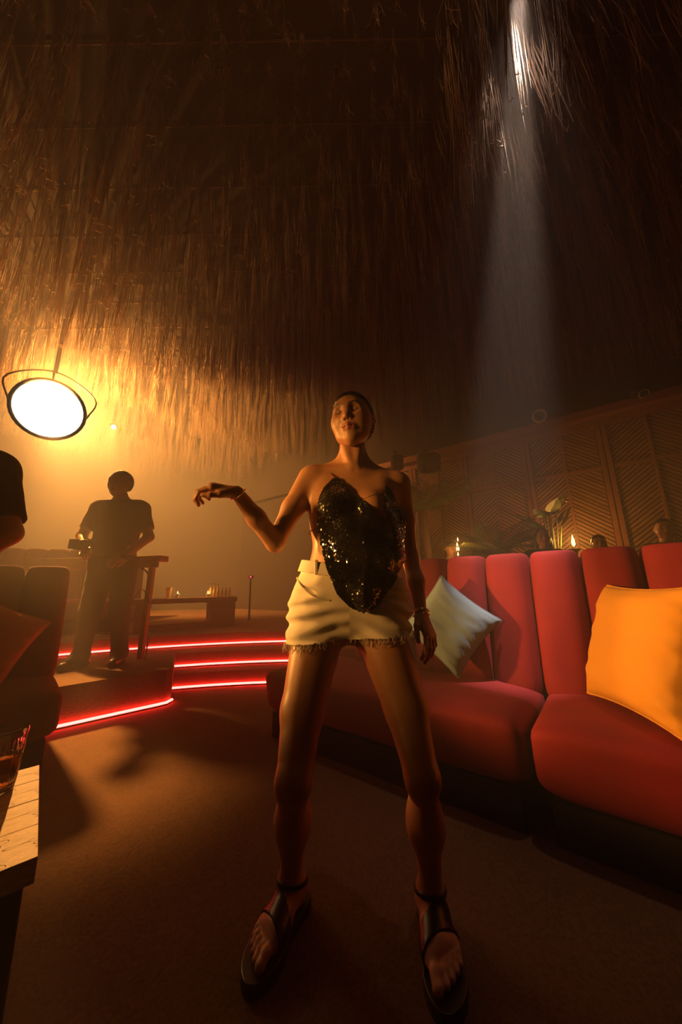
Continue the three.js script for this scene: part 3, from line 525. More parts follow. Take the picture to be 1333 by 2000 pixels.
// ---------------------------------------------------------------- upper level: low table with candles and bottles, bench, counter
{
  const a = [-2.72, -4.5], b = [-1.62, -5.12], L = Math.hypot(b[0] - a[0], b[1] - a[1]), t = thing('bench_table', 'low wooden slab table holding candles, on the upper level', 'table', [a[0], 0.42, a[1]], Math.atan2(-(b[1] - a[1]), b[0] - a[0]));
  part('table_top', box(L + 0.1, 0.07, 0.5, L / 2, 0.385, -0.25, 0.008), M.wood, t);
  part('end_slab', box(0.1, 0.35, 0.46, 0.06, 0.175, -0.25, 0.006), M.wood, t); part('end_slab', box(0.34, 0.35, 0.46, L - 0.14, 0.175, -0.25, 0.006), M.wood, t);
  part('stretcher', box(L - 0.4, 0.05, 0.05, L / 2 - 0.1, 0.06, -0.06, 0.006), M.wood, t);
  const put = (f, o) => { const q = Math.atan2(-(b[1] - a[1]), b[0] - a[0]), x = f * L, z = -o; return [a[0] + Math.cos(q) * x + Math.sin(q) * z, 0.84, a[1] - Math.sin(q) * x + Math.cos(q) * z]; };
  const flameMat = new THREE.MeshStandardMaterial({ color: rgb(1, 0.8, 0.4), emissive: rgb(1, 0.62, 0.2), emissiveIntensity: 6 }); flameMat.name = 'candle_flame';
  const wax = std(rgb(0.85, 0.72, 0.5), 0.6);
  M.flame = flameMat; M.wax = wax;
  const candle = (pos, h, label) => {
    const c = thing('candle_glass', label, 'candle', pos, 0, 'candles in glass on the low table');
    part('glass_cup', lathe([[0, 0], [0.034, 0], [0.04, h], [0.037, h], [0.031, 0.006], [0, 0.006]], 20), M.pane, c);
    part('wax', cyl(0.028, 0.027, h * 0.4, 0, h * 0.2 + 0.008, 0, 16), wax, c);
    part('candle_flame', lathe([[0, 0], [0.007, 0.008], [0.006, 0.018], [0, 0.036]], 10).translate(0, h * 0.4 + 0.012, 0), flameMat, c);
    const l = new THREE.PointLight(rgb(1, 0.55, 0.16), 0.16); l.position.set(0, h * 0.4 + 0.03, 0); l.castShadow = true; l.shadow.radius = 0.4; l.name = 'candle_flame_light'; c.add(l); return c;
  };
  candle(put(0.4, 0.14), 0.12, 'lit candle in a short glass, beside the tall cup on the low table');
  candle(put(0.72, 0.12), 0.11, 'lit candle in a glass at the left end of the small bottles');
  { const c = thing('cup', 'tall flared amber cup on the low table, beside the candle', 'cup', put(0.31, 0.16)); part('cup_body', lathe([[0, 0], [0.034, 0], [0.03, 0.05], [0.042, 0.15], [0.038, 0.15], [0.027, 0.05], [0, 0.006]], 20), phys({ color: rgb(1, 0.7, 0.35), roughness: 0.1, transmission: 0.8, thickness: 0.01 }), c); part('rim', new THREE.TorusGeometry(0.04, 0.003, 6, 24).rotateX(Math.PI / 2).translate(0, 0.15, 0), M.brass, c); }
  const bg = phys({ color: rgb(0.9, 0.6, 0.25), roughness: 0.1, transmission: 0.75, thickness: 0.02 });
  for (let i = 0; i < 9; i++) {
    const tall = i < 3, n = tall ? i : i - 3, c = thing('small_bottle', tall ? 'tall small bottle in the back row on the low table, ' + ['first', 'second', 'third'][n] + ' from the candle' : 'short small bottle in the front row on the low table, ' + ['first', 'second', 'third', 'fourth', 'fifth', 'last'][n] + ' from the candle', 'bottle', put(0.755 + n * 0.042, tall ? 0.22 : 0.12), 0, 'small bottles on the low table'), h = tall ? 0.2 : 0.13;
    part('bottle_body', lathe([[0, 0], [0.02, 0], [0.021, h * 0.55], [0.009, h * 0.72], [0.008, h * 0.9], [0, h * 0.9]], 14), bg, c); part('cap', cyl(0.01, 0.01, h * 0.12, 0, h * 0.95, 0, 10), M.gold, c);
  }
}
sofa('red booth sofa far behind the man on the upper level', [-3.35, -4.55], 0.45, [[-2.2, 0.3]], [-2.2, 0.27], M.velvet).position.y = 0.42;
{
  const t = thing('bar_counter', 'long counter with brass edges at the far left, below the big lamp', 'counter', [-5.9, 0.42, -6.3], -0.05);
  part('body', box(4.2, 0.95, 0.5, 0, 0.475, 0, 0.01), M.redWood, t); part('counter_top', box(4.3, 0.05, 0.6, 0, 0.975, 0.02, 0.01), M.wood, t); part('edge_strip', box(4.32, 0.02, 0.62, 0, 1.01, 0.02, 0.006), M.brass, t); part('foot_rail', tube([[-2, 0.25, 0.36], [0, 0.25, 0.36], [2, 0.25, 0.36]], 0.02), M.brass, t);
  for (let i = 0; i < 7; i++) part('front_panel', box(0.54, 0.7, 0.02, -1.8 + i * 0.6, 0.48, 0.26, 0.006), M.wood, t);
}
// ---------------------------------------------------------------- lamps and fittings
function stageLamp(label, pos, aim, r, glow, onFloor) {
  const t = thing('stage_lamp', label, 'spotlight', pos.toArray(), 0, 'stage lamps under the straw'), q = new THREE.Object3D(); q.lookAt(aim.clone().sub(pos)); t.quaternion.copy(q.quaternion); // +z towards the aim
  const L = r * (r > 0.15 ? 0.6 : 2.2);
  part('housing', lathe([[0, -L], [r * 0.6, -L], [r * 0.95, -L * 0.6], [r * 1.02, -0.06], [r * 1.02, -0.012], [r * 0.96, -0.012], [r * 0.9, -L * 0.5], [0, -L * 0.55]], 32).rotateX(Math.PI / 2), M.blackMetal, t);
  part('lamp_lens', lathe([[0, 0.0], [r * 0.6, -0.004], [r * 0.95, -0.014], [r * 0.95, -0.022], [0, -0.022]], 32).rotateX(Math.PI / 2).translate(0, 0, -0.012), glow, t);
  part('bezel', new THREE.TorusGeometry(r, r * 0.06, 8, 32).translate(0, 0, -0.012), M.blackMetal, t);
  const inv = t.quaternion.clone().invert(), side = V(1, 0, 0), up = V(0, 1, 0).applyQuaternion(inv), drop = CY - pos.y - 0.03;
  part('yoke', tube([side.clone().multiplyScalar(-r * 1.05).add(V(0, 0, -L * 0.4)), side.clone().multiplyScalar(-r * 1.25).addScaledVector(up, r * 0.8).add(V(0, 0, -L * 0.4)), up.clone().multiplyScalar(r * 1.5).add(V(0, 0, -L * 0.4)), side.clone().multiplyScalar(r * 1.25).addScaledVector(up, r * 0.8).add(V(0, 0, -L * 0.4)), side.clone().multiplyScalar(r * 1.05).add(V(0, 0, -L * 0.4))], 0.012), M.blackMetal, t);
  if (onFloor) { const foot = (a) => up.clone().multiplyScalar(-pos.y + onFloor + 0.02).add(V(Math.cos(a) * 0.35, 0, Math.sin(a) * 0.35).applyQuaternion(inv)).add(V(0, 0, -L * 0.4)), hub = up.clone().multiplyScalar(-(pos.y - onFloor) * 0.7).add(V(0, 0, -L * 0.4)); part('stand_pole', tube([up.clone().multiplyScalar(-r * 1.05).add(V(0, 0, -L * 0.4)), hub], 0.016, 8, 2), M.blackMetal, t); for (let k = 0; k < 3; k++) part('stand_leg', tube([hub, foot(k * 2.094)], 0.012, 6, 2), M.blackMetal, t); }
  else part('hanger', tube([up.clone().multiplyScalar(r * 1.45).add(V(0, 0, -L * 0.4)), up.clone().multiplyScalar(drop).add(V(0, 0, -L * 0.4))], 0.015, 8, 2), M.blackMetal, t);
  return t;
}
const lampGlow = (c, i) => { const m = new THREE.MeshStandardMaterial({ color: rgb(0.9, 0.8, 0.6), emissive: c, emissiveIntensity: i }); m.name = 'lamp_glow'; return m; };
const back = (p, aim, d) => p.clone().addScaledVector(aim.clone().sub(p).normalize(), -d);
stageLamp('large blazing amber stage lamp in the haze at the left', back(LAMP_MAIN, V(-0.6, 1.2, -0.2), 0.06), V(-0.6, 1.2, -0.2), 0.42, lampGlow(rgb(1, 0.78, 0.42), 9));
stageLamp('added lamp behind the big stage lamp, lighting the haze of the far corner', back(LAMP_ADDED_REAR, LAMP_ADDED_REAR_AIM, 0.06), LAMP_ADDED_REAR_AIM, 0.16, lampGlow(rgb(1, 0.72, 0.35), 6));
stageLamp('amber stage lamp on a tripod beyond the left edge, aimed at the woman', back(LAMP_SIDE, LAMP_SIDE_AIM, 0.06), LAMP_SIDE_AIM, 0.14, lampGlow(rgb(1, 0.5, 0.15), 5), 0.283);
stageLamp('amber key lamp on a tripod beyond the left edge, near the low table', back(LAMP_KEY, LAMP_KEY_AIM, 0.06), LAMP_KEY_AIM, 0.1, lampGlow(rgb(1, 0.5, 0.15), 5), 0.001);
stageLamp('white ceiling spotlight buried in the straw above the burgundy sofa', back(LAMP_DOWN, LAMP_DOWN_AIM, 0.05), LAMP_DOWN_AIM, 0.07, lampGlow(rgb(1, 0.8, 0.6), 6));
stageLamp('tiny far spotlight shining as a dot beside the big lamp', back(LAMP_FAR, LAMP_FAR_AIM, 0.04), LAMP_FAR_AIM, 0.045, lampGlow(rgb(1, 0.85, 0.6), 7));
{
  const t = thing('indicator_lamp', 'tiny red indicator light glowing in the dark beyond the bottles', 'light', [-1.62, 1.15, -6]);
  part('stand', cyl(0.012, 0.02, 0.73, 0, -0.365, 0, 10), M.black, t); part('box', box(0.08, 0.05, 0.05, 0, 0, -0.02, 0.008), M.black, t);
  const m = new THREE.MeshStandardMaterial({ color: rgb(0.5, 0, 0.05), emissive: rgb(1, 0.04, 0.12), emissiveIntensity: 2.5 }); m.name = 'indicator_light_glow'; part('light_dome', new THREE.SphereGeometry(0.016, 10, 8).translate(0, 0, 0.01), m, t);
}
{ // ring fitting on the soffit, swivel speakers by the wall, dome fitting at the right
  const turn = -Math.atan2(WU[1], WU[0]), p = [2.96, 3.37, -4.5], t = thing('ring_fitting', 'round pale-rimmed fitting above the panelled wall', 'fitting', p, 0); t.lookAt(0, 0.97, 0);
  part('rim', new THREE.TorusGeometry(0.085, 0.016, 10, 32), std(rgb(0.55, 0.45, 0.36), 0.4), t); part('bowl', lathe([[0, -0.08], [0.07, -0.06], [0.085, 0], [0.075, 0.002], [0, -0.03]], 28).rotateX(Math.PI / 2), M.black, t); part('core', new THREE.SphereGeometry(0.016, 12, 8).translate(0, 0, -0.01), std(rgb(0.5, 0.42, 0.35), 0.4), t); part('arm', tube([[0, 0, -0.06], [0, 0.01, -0.08], [0, 0.02, -0.1]], 0.012), M.black, t);
}
function wallSpeaker(label, pos, w, h, arm) {
  const t = thing('hanging_speaker', label, 'speaker', pos, 0, 'black speakers beside the panelled wall'); t.lookAt(pos[0] - 0.5, 0.97, 0);
  part('cabinet', new RoundedBoxGeometry(w, h, w * 0.9, 4, w * 0.28), M.black, t); part('cone_ring', new THREE.TorusGeometry(w * 0.3, 0.012, 8, 24).translate(0, -h * 0.1, w * 0.44), M.blackMetal, t); part('cone', lathe([[0, -0.03], [w * 0.28, 0]], 24).rotateX(Math.PI / 2).translate(0, -h * 0.1, w * 0.45), M.plinth, t);
  part('bracket', tube([[0, h * 0.3, -w * 0.4], [0, h * 0.7, -0.3], [0, h * 0.75, -arm]], 0.014), M.blackMetal, t); return t;
}
wallSpeaker('smaller black hanging speaker just right of the woman\'s shoulder', [0.9, 2.86, -4.98], 0.2, 0.25, 1.0);
wallSpeaker('larger black hanging speaker in front of the panelled wall, above the palm', [1.44, 2.9, -5.12], 0.36, 0.34, 0.62);
{ const t = thing('ceiling_projector', 'black swivel fitting in the dark upper right corner of the wall', 'fitting', [3.75, 3.27, -3.74]); t.lookAt(1.5, 0.9, 0); part('body', new RoundedBoxGeometry(0.2, 0.13, 0.16, 4, 0.04), M.black, t); part('lens_ring', new THREE.TorusGeometry(0.05, 0.008, 8, 24).translate(0.02, -0.03, 0.09), M.steel, t); part('bracket', tube([[0, 0.06, 0], [0, 0.3, -0.05], [0, 1.2, -0.1]], 0.014), M.blackMetal, t); }

// ---------------------------------------------------------------- behind the sofa: banquette, plants, lamps
{
  const q = wallPt(0, 0.7), t = thing('banquette', 'dark bench along the panelled wall behind the sofa', 'bench', [q[0], 0.42, q[1]], -Math.atan2(WU[1], WU[0]));
  part('seat', box(8.2, 0.4, 0.42, 0.6, 0.2, -0.36, 0.03), M.plinth, t); part('back_cushion', box(8.2, 0.34, 0.12, 0.6, 0.55, -0.5, 0.03), M.plinth, t);
}
function planter(t, r, h, y = 0) { part('pot', lathe([[0, y], [r * 0.75, y], [r, y + h], [r * 0.92, y + h], [r * 0.88, y + h * 0.9], [0, y + h * 0.88]], 24), M.pot, t); }
function frond(len, dir, rise, n, leafLen, droop, wide = 0.012) { // a feather leaf: midrib and leaflets
  const list = [], pts = []; for (let i = 0; i <= 8; i++) { const s = i / 8; pts.push(V(Math.cos(dir) * len * s * Math.cos(rise * (1 - s * 0.8)), len * (Math.sin(rise) * s - droop * s * s), Math.sin(dir) * len * s * Math.cos(rise * (1 - s * 0.8)))); }
  const c = new THREE.CatmullRomCurve3(pts); list.push(new THREE.TubeGeometry(c, 12, 0.006, 5));
  for (let i = 2; i < n; i++) for (const s of [-1, 1]) {
    const u = i / n, p = c.getPointAt(u), tg = c.getTangentAt(u), sd = V(0, 0, 0).crossVectors(tg, V(0, 1, 0)).normalize().multiplyScalar(s), L = leafLen * Math.sin(Math.PI * clamp(u * 0.85 + 0.12, 0, 1)) * rr(0.85, 1.1), e = p.clone().addScaledVector(sd, L * 0.8).addScaledVector(tg, L * 0.55).add(V(0, -L * 0.25, 0)), m = p.clone().lerp(e, 0.45).add(V(0, 0.012, 0)), w = tg.clone().multiplyScalar(wide);
    const g = new THREE.BufferGeometry(); g.setAttribute('position', new THREE.Float32BufferAttribute([...p.toArray(), ...m.clone().add(w).toArray(), ...m.clone().sub(w).toArray(), ...e.toArray()], 3)); g.setAttribute('uv', new THREE.Float32BufferAttribute([0, 0, 0, 1, 1, 0, 1, 1], 2)); g.setIndex([0, 2, 1, 1, 2, 3]); g.computeVertexNormals(); list.push(g);
  }
  return list;
}
function palm(label, pos, trunkH, count, len, leafLen) {
  const t = thing('potted_palm', label, 'plant', pos, 0, 'potted palms behind the sofa'); planter(t, 0.2, 0.38); part('trunk', tube([[0, 0.3, 0], [0.03, 0.3 + trunkH * 0.5, 0.02], [0.0, 0.36 + trunkH, 0]], 0.05, 8, 12), M.trunk, t);
  for (let i = 0; i < count; i++) part('frond', frond(len * rr(0.8, 1.1), i * 2.4 + rr(-0.2, 0.2), rr(0.35, 1.25), 20, leafLen, rr(0.2, 0.55)).map((g) => g.translate(0, 0.34 + trunkH, 0)), i % 3 ? M.leaf : M.leafPale, t);
  return t;
}
palm('tall dark palm right of the woman, in front of the panelled wall', [1.16, 0.42, -4.62], 1.2, 20, 0.72, 0.3);
palm('low bushy palm just above the middle of the sofa back', [2.0, 0.42, -4.3], 0.55, 16, 0.62, 0.26);
{
  const t = thing('broad_leaf_plant', 'broad-leaved plant beside the seated dark-haired woman', 'plant', [2.74, 0.42, -4.36]); planter(t, 0.15, 0.4);
  for (let i = 0; i < 11; i++) {
    const a = i * 2.4, h = rr(1.15, 1.55), out = rr(0.06, 0.2), L = rr(0.26, 0.36), w = rr(0.055, 0.09), base = V(Math.cos(a) * 0.04, 0.36, Math.sin(a) * 0.04), top = V(Math.cos(a) * out, h, Math.sin(a) * out);
    part('stalk', tube([base, base.clone().lerp(top, 0.5).add(V(0, 0.08, 0)), top], 0.009, 6, 10), M.leafPale, t);
    const g = new THREE.PlaneGeometry(2 * w, L, 6, 8), p = g.attributes.position; for (let k = 0; k < p.count; k++) { const v = p.getY(k) / L + 0.5, u = p.getX(k) / w, s = Math.sin(Math.PI * Math.pow(clamp(v, 0.001, 0.999), 0.7)); p.setXYZ(k, u * w * s, v * L, 0.03 * Math.abs(u) * s + 0.3 * L * v * v + 0.004 * Math.sin(v * 40 + u)); }
    g.computeVertexNormals(); g.rotateX(rr(0.25, 1.15)); g.rotateY(Math.PI / 2 - a); g.translate(...top.toArray()); part('leaf', g, i % 3 ? M.leaf : M.leafPale, t);
  }
}
{
  const t = thing('glass_candle_lamp', 'tall slim glass candle lamp glowing against the panelled wall', 'lamp', [2.93, 0.42, -4.2]); // flame low down, gilt finial on top
  part('base', lathe([[0, 0], [0.11, 0], [0.1, 0.03], [0.03, 0.08], [0.025, 0.9], [0.07, 0.95], [0, 0.95]], 20), M.pot, t);
  part('glass_tube', lathe([[0.052, 0.95], [0.05, 1.3], [0.035, 1.55], [0.032, 1.55], [0.047, 1.3], [0.048, 0.955], [0.05, 0.95]], 24), M.pane, t);
  part('lamp_flame', lathe([[0, 0], [0.02, 0.03], [0.016, 0.08], [0, 0.16]], 12).translate(0, 0.98, 0), M.flame, t); part('finial', new THREE.SphereGeometry(0.022, 14, 10).translate(0, 1.58, 0), M.gold, t);
  const l = new THREE.PointLight(rgb(1, 0.42, 0.08), 1.3); l.position.set(0, 1.06, 0); l.castShadow = true; l.shadow.radius = 1; l.name = 'lamp_flame_light'; t.add(l);
}
{
  const t = thing('glass_candle_lamp', 'small flickering candle beads in glass below the tall palm', 'lamp', [1.42, 0.42, -4.1]); part('base', lathe([[0, 0], [0.1, 0], [0.03, 0.06], [0.025, 0.82], [0.06, 0.86], [0, 0.86]], 18), M.pot, t); part('glass_tube', lathe([[0.045, 0.86], [0.045, 1.15], [0.042, 1.15], [0.042, 0.865]], 20), M.pane, t);
  for (let i = 0; i < 4; i++) part('lamp_flame', lathe([[0, 0], [0.009, 0.014], [0.006, 0.03], [0, 0.05]], 10).translate(0.012 * (i % 2), 0.88 + i * 0.06, 0.02), M.flame, t);
  const l = new THREE.PointLight(rgb(1, 0.42, 0.08), 0.9); l.position.set(0, 0.98, 0.035); l.castShadow = true; l.name = 'lamp_flame_light'; t.add(l);
}
{ const t = thing('round_table', 'small dark table just behind the left end of the burgundy sofa back', 'table', [0.95, 0.42, -4.3]); part('table_top', cyl(0.3, 0.3, 0.035, 0, 0.74, 0, 36), M.redWood, t); part('pedestal', lathe([[0, 0], [0.2, 0], [0.19, 0.02], [0.03, 0.06], [0.03, 0.72], [0.1, 0.735], [0, 0.735]], 24), M.black, t); }
// ---------------------------------------------------------------- the dancing woman
{
  const SK = [0.5, 0.25, 0.135], tone = skinTone(SK), base = [0.02, 0, -1.15];
  const w = thing('person', 'woman dancing in a black sequin scarf top and white denim shorts, eyes closed', 'person', base), local = (g) => g.translate(-base[0], -base[1], -base[2]);
  const hipL = [-0.078, 0.85, -1.215], hipR = [0.118, 0.85, -1.215], knL = [-0.141, 0.452, -1.03], knR = [0.207, 0.458, -1.03], anL = [-0.169, 0.115, -1.22], anR = [0.241, 0.115, -1.178];
  const shL = [-0.116, 1.378, -1.228], shR = [0.228, 1.352, -1.245], elL = [-0.232, 1.121, -1.16], wrL = [-0.334, 1.268, -1.03], elR = [0.262, 1.069, -1.285], wrR = [0.276, 0.868, -1.222];
  const F = [1, 1, 1.35];
  const lower = [
    cap([-0.068, 0.885, -1.215], [0.108, 0.885, -1.215], 0.112, 0.112, 0.06, [1, 1, 1.12]), ball([-0.062, 0.85, -1.285], 0.08, 0.07), ball([0.1, 0.85, -1.285], 0.08, 0.07),
    cap([-0.012, 0.96, -1.212], [0.062, 0.96, -1.212], 0.115, 0.115, 0.08, F),
    cap(hipL, [-0.128, 0.6, -1.12], 0.092, 0.065, 0.025), cap([-0.128, 0.6, -1.12], knL, 0.064, 0.046, 0.02),
    cap(hipR, [0.188, 0.6, -1.12], 0.094, 0.064, 0.025), cap([0.188, 0.6, -1.12], knR, 0.063, 0.044, 0.02),
  ];
  const torso = [
    cap([0.002, 1.07, -1.212], [0.05, 1.07, -1.212], 0.102, 0.102, 0.09, [1, 1, 1.25]), cap([0.025, 1.0, -1.21], [0.036, 1.2, -1.215], 0.1, 0.1, 0.05, F),
    cap([-0.018, 1.21, -1.218], [0.09, 1.21, -1.218], 0.096, 0.096, 0.08, [1, 1, 1.12]), cap([-0.04, 1.3, -1.222], [0.135, 1.295, -1.225], 0.082, 0.082, 0.06, [1, 1, 1.05]),
    ball([-0.018, 1.238, -1.128], 0.05, 0.05), ball([0.108, 1.232, -1.13], 0.05, 0.05),
    cap([-0.085, 1.376, -1.235], [0.2, 1.352, -1.245], 0.042, 0.042, 0.05),
    cap([0.052, 1.38, -1.24], [0.05, 1.52, -1.232], 0.053, 0.05, 0.05), cap([0.052, 1.45, -1.25], [-0.085, 1.392, -1.24], 0.03, 0.026, 0.05), cap([0.052, 1.45, -1.25], [0.195, 1.368, -1.25], 0.03, 0.026, 0.05),
    cap([0.038, 1.4, -1.18], [-0.09, 1.392, -1.21], 0.008, 0.009, 0.022), cap([0.07, 1.398, -1.18], [0.2, 1.366, -1.22], 0.008, 0.009, 0.022),
    cap([0.075, 1.5, -1.2], [0.058, 1.405, -1.182], 0.012, 0.009, 0.02), cap([0.02, 1.49, -1.2], [0.042, 1.405, -1.182], 0.012, 0.009, 0.02),
  ];
  const limbs = [
    cap(shL, [-0.178, 1.25, -1.19], 0.047, 0.038, 0.03), cap([-0.178, 1.25, -1.19], elL, 0.038, 0.031, 0.02), cap(elL, [-0.285, 1.197, -1.095], 0.034, 0.03, 0.012), cap([-0.285, 1.197, -1.095], wrL, 0.03, 0.021, 0.02),
    cap(shR, [0.248, 1.21, -1.27], 0.046, 0.036, 0.03), cap([0.248, 1.21, -1.27], elR, 0.036, 0.03, 0.02), cap(elR, [0.272, 0.98, -1.255], 0.032, 0.03, 0.02), cap([0.272, 0.98, -1.255], wrR, 0.03, 0.02, 0.02),
    ball([knL[0] - 0.003, knL[1] + 0.004, knL[2] + 0.012], 0.032, 0.03), ball([knR[0], knR[1] + 0.004, knR[2] + 0.012], 0.03, 0.03),
    cap([knL[0], knL[1], knL[2] - 0.005], [-0.158, 0.3, -1.135], 0.043, 0.04, 0.025), cap([-0.158, 0.3, -1.135], anL, 0.041, 0.028, 0.03), ball([-0.152, 0.33, -1.152], 0.036, 0.06, [1, 0.55, 1]),
    cap([knR[0], knR[1], knR[2] - 0.005], [0.226, 0.3, -1.11], 0.041, 0.039, 0.025), cap([0.226, 0.3, -1.11], anR, 0.04, 0.028, 0.03), ball([0.222, 0.33, -1.126], 0.034, 0.06, [1, 0.55, 1]),
  ];
  const bodyPrims = [...torso, ...lower, ...limbs], bodyF = field(bodyPrims);
  const handL = handPrims(wrL, [-0.95, 0.2, 0.3], [0.25, 0.9, 0.35], -1, [0.75, 0.8, 0.85, 0.9], 0.95), handR = handPrims(wrR, [0.22, -0.86, 0.46], [0.6, 0.35, 0.5], 1, [0.3, 0.38, 0.48, 0.6], 0.95, 0.3);
  const footL = footPrims([anL[0], anL[1], anL[2]], [-0.45, 0.89], 1, 0.034, 0.98), footR = footPrims([anR[0], anR[1], anR[2]], [-0.03, 1], -1, 0.034, 1.02);
  const nails = (tips, c) => (x, y, z) => { for (const t of tips) if (Math.hypot(x - t[0], y - t[1], z - t[2]) < t[3]) return c; return tone(x, y, z); };
  const toeTips = (P) => P.filter((_, i) => i >= 6 && i % 2 === 1).map((p) => [p.b[0], p.b[1] + 0.009, p.b[2], 0.0085]);
  const headM = new THREE.Matrix4().compose(V(0.052, 1.595, -1.205), new THREE.Quaternion().setFromEuler(new THREE.Euler(-0.06, -0.3, 0.09, 'YXZ')), V(1, 1, 1));
  const geos = [netMesh(bodyF, ...boundsOf(bodyPrims), 0.007, tone), headGeo(false, headM, 0.99, 0.0024, faceColor(SK, [0.36, 0.085, 0.06], false)),
    primMesh([cap(limbs[3].a, wrL, 0.03, 0.021, 0.02), ...handL], 0.003, tone), primMesh([cap(limbs[7].a, wrR, 0.03, 0.02, 0.02), ...handR], 0.003, tone),
    primMesh([cap([-0.165, 0.2, -1.19], anL, 0.036, 0.03, 0.03), ...footL], 0.003, nails(toeTips(footL), [0.62, 0.36, 0.26])), primMesh([cap([0.236, 0.2, -1.15], anR, 0.036, 0.03, 0.03), ...footR], 0.003, nails(toeTips(footR), [0.62, 0.36, 0.26]))];
  part('body', local(merged(geos)), M.skin, w);
  part('hair', local(hairGeo(headM, 0.99, 0.003, { line: 0.055, grow: 0.009, bun: true })), M.hair, w).userData.label = 'dark hair slicked back into a bun';

  // shorts: the hips and thighs grown by a finger's breadth, cut at waist and hems, creased by the pull of the stance
  const low = field([...lower, torso[0], torso[1]]);
  const waistY = (x) => 1.052 - 0.2 * (x + 0.12), crease = (x, y, z) => { const q = y + 0.25 * (x - 0.02) * (x < 0.02 ? -1 : 1), n = noise3(x * 7, y * 9, z * 7); return 0.0065 * Math.sin(q * 135 + 4 * n + x * 12) * sstep(0.22, 0.7, noise3(x * 9 + 7, y * 7, z * 9)) + 0.004 * (noise3(x * 26, y * 42, z * 26) - 0.5); };
  const hem = (x, y, z) => { const l = x < 0.02; return (l ? 0.792 + 0.09 * (x + 0.09) : 0.803 + 0.06 * (x - 0.1)) - y + 0.004 * noise3(x * 220, 1, z * 220); };
  const shortsF = (x, y, z) => Math.max(low(x, y, z) - 0.01 - 0.01 * sstep(0.86, 0.78, y) + crease(x, y, z), y - waistY(x), hem(x, y, z));
  const sh = part('shorts', local(netMesh(shortsF, [-0.26, 0.72, -1.42], [0.3, 1.12, -1.02], 0.005)), M.denim, w); sh.userData.label = 'creased white denim cut-off shorts';
  const bandF = (x, y, z) => Math.max(low(x, y, z) - 0.021 - 0.003 * Math.sin(x * 40), y - waistY(x) - 0.006, waistY(x) - 0.036 - y, 0.006 - low(x, y, z));
  part('waistband', local(netMesh(bandF, [-0.26, 0.9, -1.42], [0.3, 1.12, -1.02], 0.004)), M.denim, sh);
  const frontZ = (f, x, y, z0 = -0.95) => { for (let z = z0; z > -1.32; z -= 0.002) if (f(x, y, z) < 0) return z; return null; };
  for (const x of [-0.085, 0.005, 0.12, 0.17]) { const z = frontZ(bandF, x, waistY(x) - 0.015) ?? -1.12; part('belt_loop', local(box(0.011, 0.05, 0.008, x, waistY(x) - 0.014, z + 0.003, 0.003)), M.denim, sh); }
  { const fr = []; for (let i = 0; i < 260; i++) { const s = i % 2, a = rr(0, 6.283), c = s ? [0.155, 0.788, -1.185] : [-0.105, 0.768, -1.185]; let r = 0.02; while (r < 0.2 && low(c[0] + Math.cos(a) * r, c[1] + 0.012, c[2] + Math.sin(a) * r) < 0.018) r += 0.003; if (r >= 0.2) continue; const x = c[0] + Math.cos(a) * r, z = c[2] + Math.sin(a) * r, y = (s ? 0.803 + 0.06 * (x - 0.1) : 0.792 + 0.09 * (x + 0.09)) + 0.006; fr.push(tube([[x, y, z], [x + rr(-0.004, 0.004), y - rr(0.006, 0.012), z + rr(-0.004, 0.004)], [x + rr(-0.008, 0.008), y - rr(0.012, 0.028), z + rr(-0.008, 0.008)]], 0.0009, 3, 4)); } const m = part('frayed_hem', local(mergeGeometries(fr)), M.denim, sh); m.userData.kind = 'stuff'; }
  { const z = frontZ(shortsF, -0.1, 0.955); part('pocket_welt', local(tube([[-0.16, 1.0, -1.2], [-0.13, 0.965, -1.125], [-0.085, 0.935, (frontZ(shortsF, -0.085, 0.935) ?? -1.1) + 0.001], [-0.04, 0.925, (frontZ(shortsF, -0.04, 0.925) ?? -1.1) + 0.001]], 0.0035, 6, 20)), M.denim, sh); }

  // the scarf top: one loose sheet, hung from two points, its neckline sagging between them
  const under = (x, y, z) => Math.min(bodyF(x, y, z), shortsF(x, y, z), bandF(x, y, z) - 0.008);
  const edge = (list) => (y) => { for (let i = 1; i < list.length; i++) if (y <= list[i][1]) { const [a, b] = [list[i - 1], list[i]], t = (y - a[1]) / (b[1] - a[1]); return mix(a[0], b[0], clamp(t, 0, 1)); } return list[list.length - 1][0]; };
  const L = edge([[0.064, 0.889], [0.042, 0.895], [0.02, 0.908], [-0.015, 0.945], [-0.047, 1.025], [-0.07, 1.108], [-0.082, 1.193], [-0.078, 1.26], [-0.06, 1.305], [-0.036, 1.335], [-0.022, 1.352]]);
  const R = edge([[0.064, 0.889], [0.09, 0.895], [0.113, 0.91], [0.164, 0.974], [0.207, 1.037], [0.222, 1.058], [0.216, 1.103], [0.231, 1.188], [0.22, 1.232], [0.192, 1.284], [0.168, 1.312]]);
  const NL = edge([[0.15, 1.185], [0.112, 1.2], [0.06, 1.262], [0.015, 1.315], [-0.012, 1.35]]), NR = edge([[0.15, 1.185], [0.152, 1.24], [0.158, 1.29], [0.162, 1.312]]);
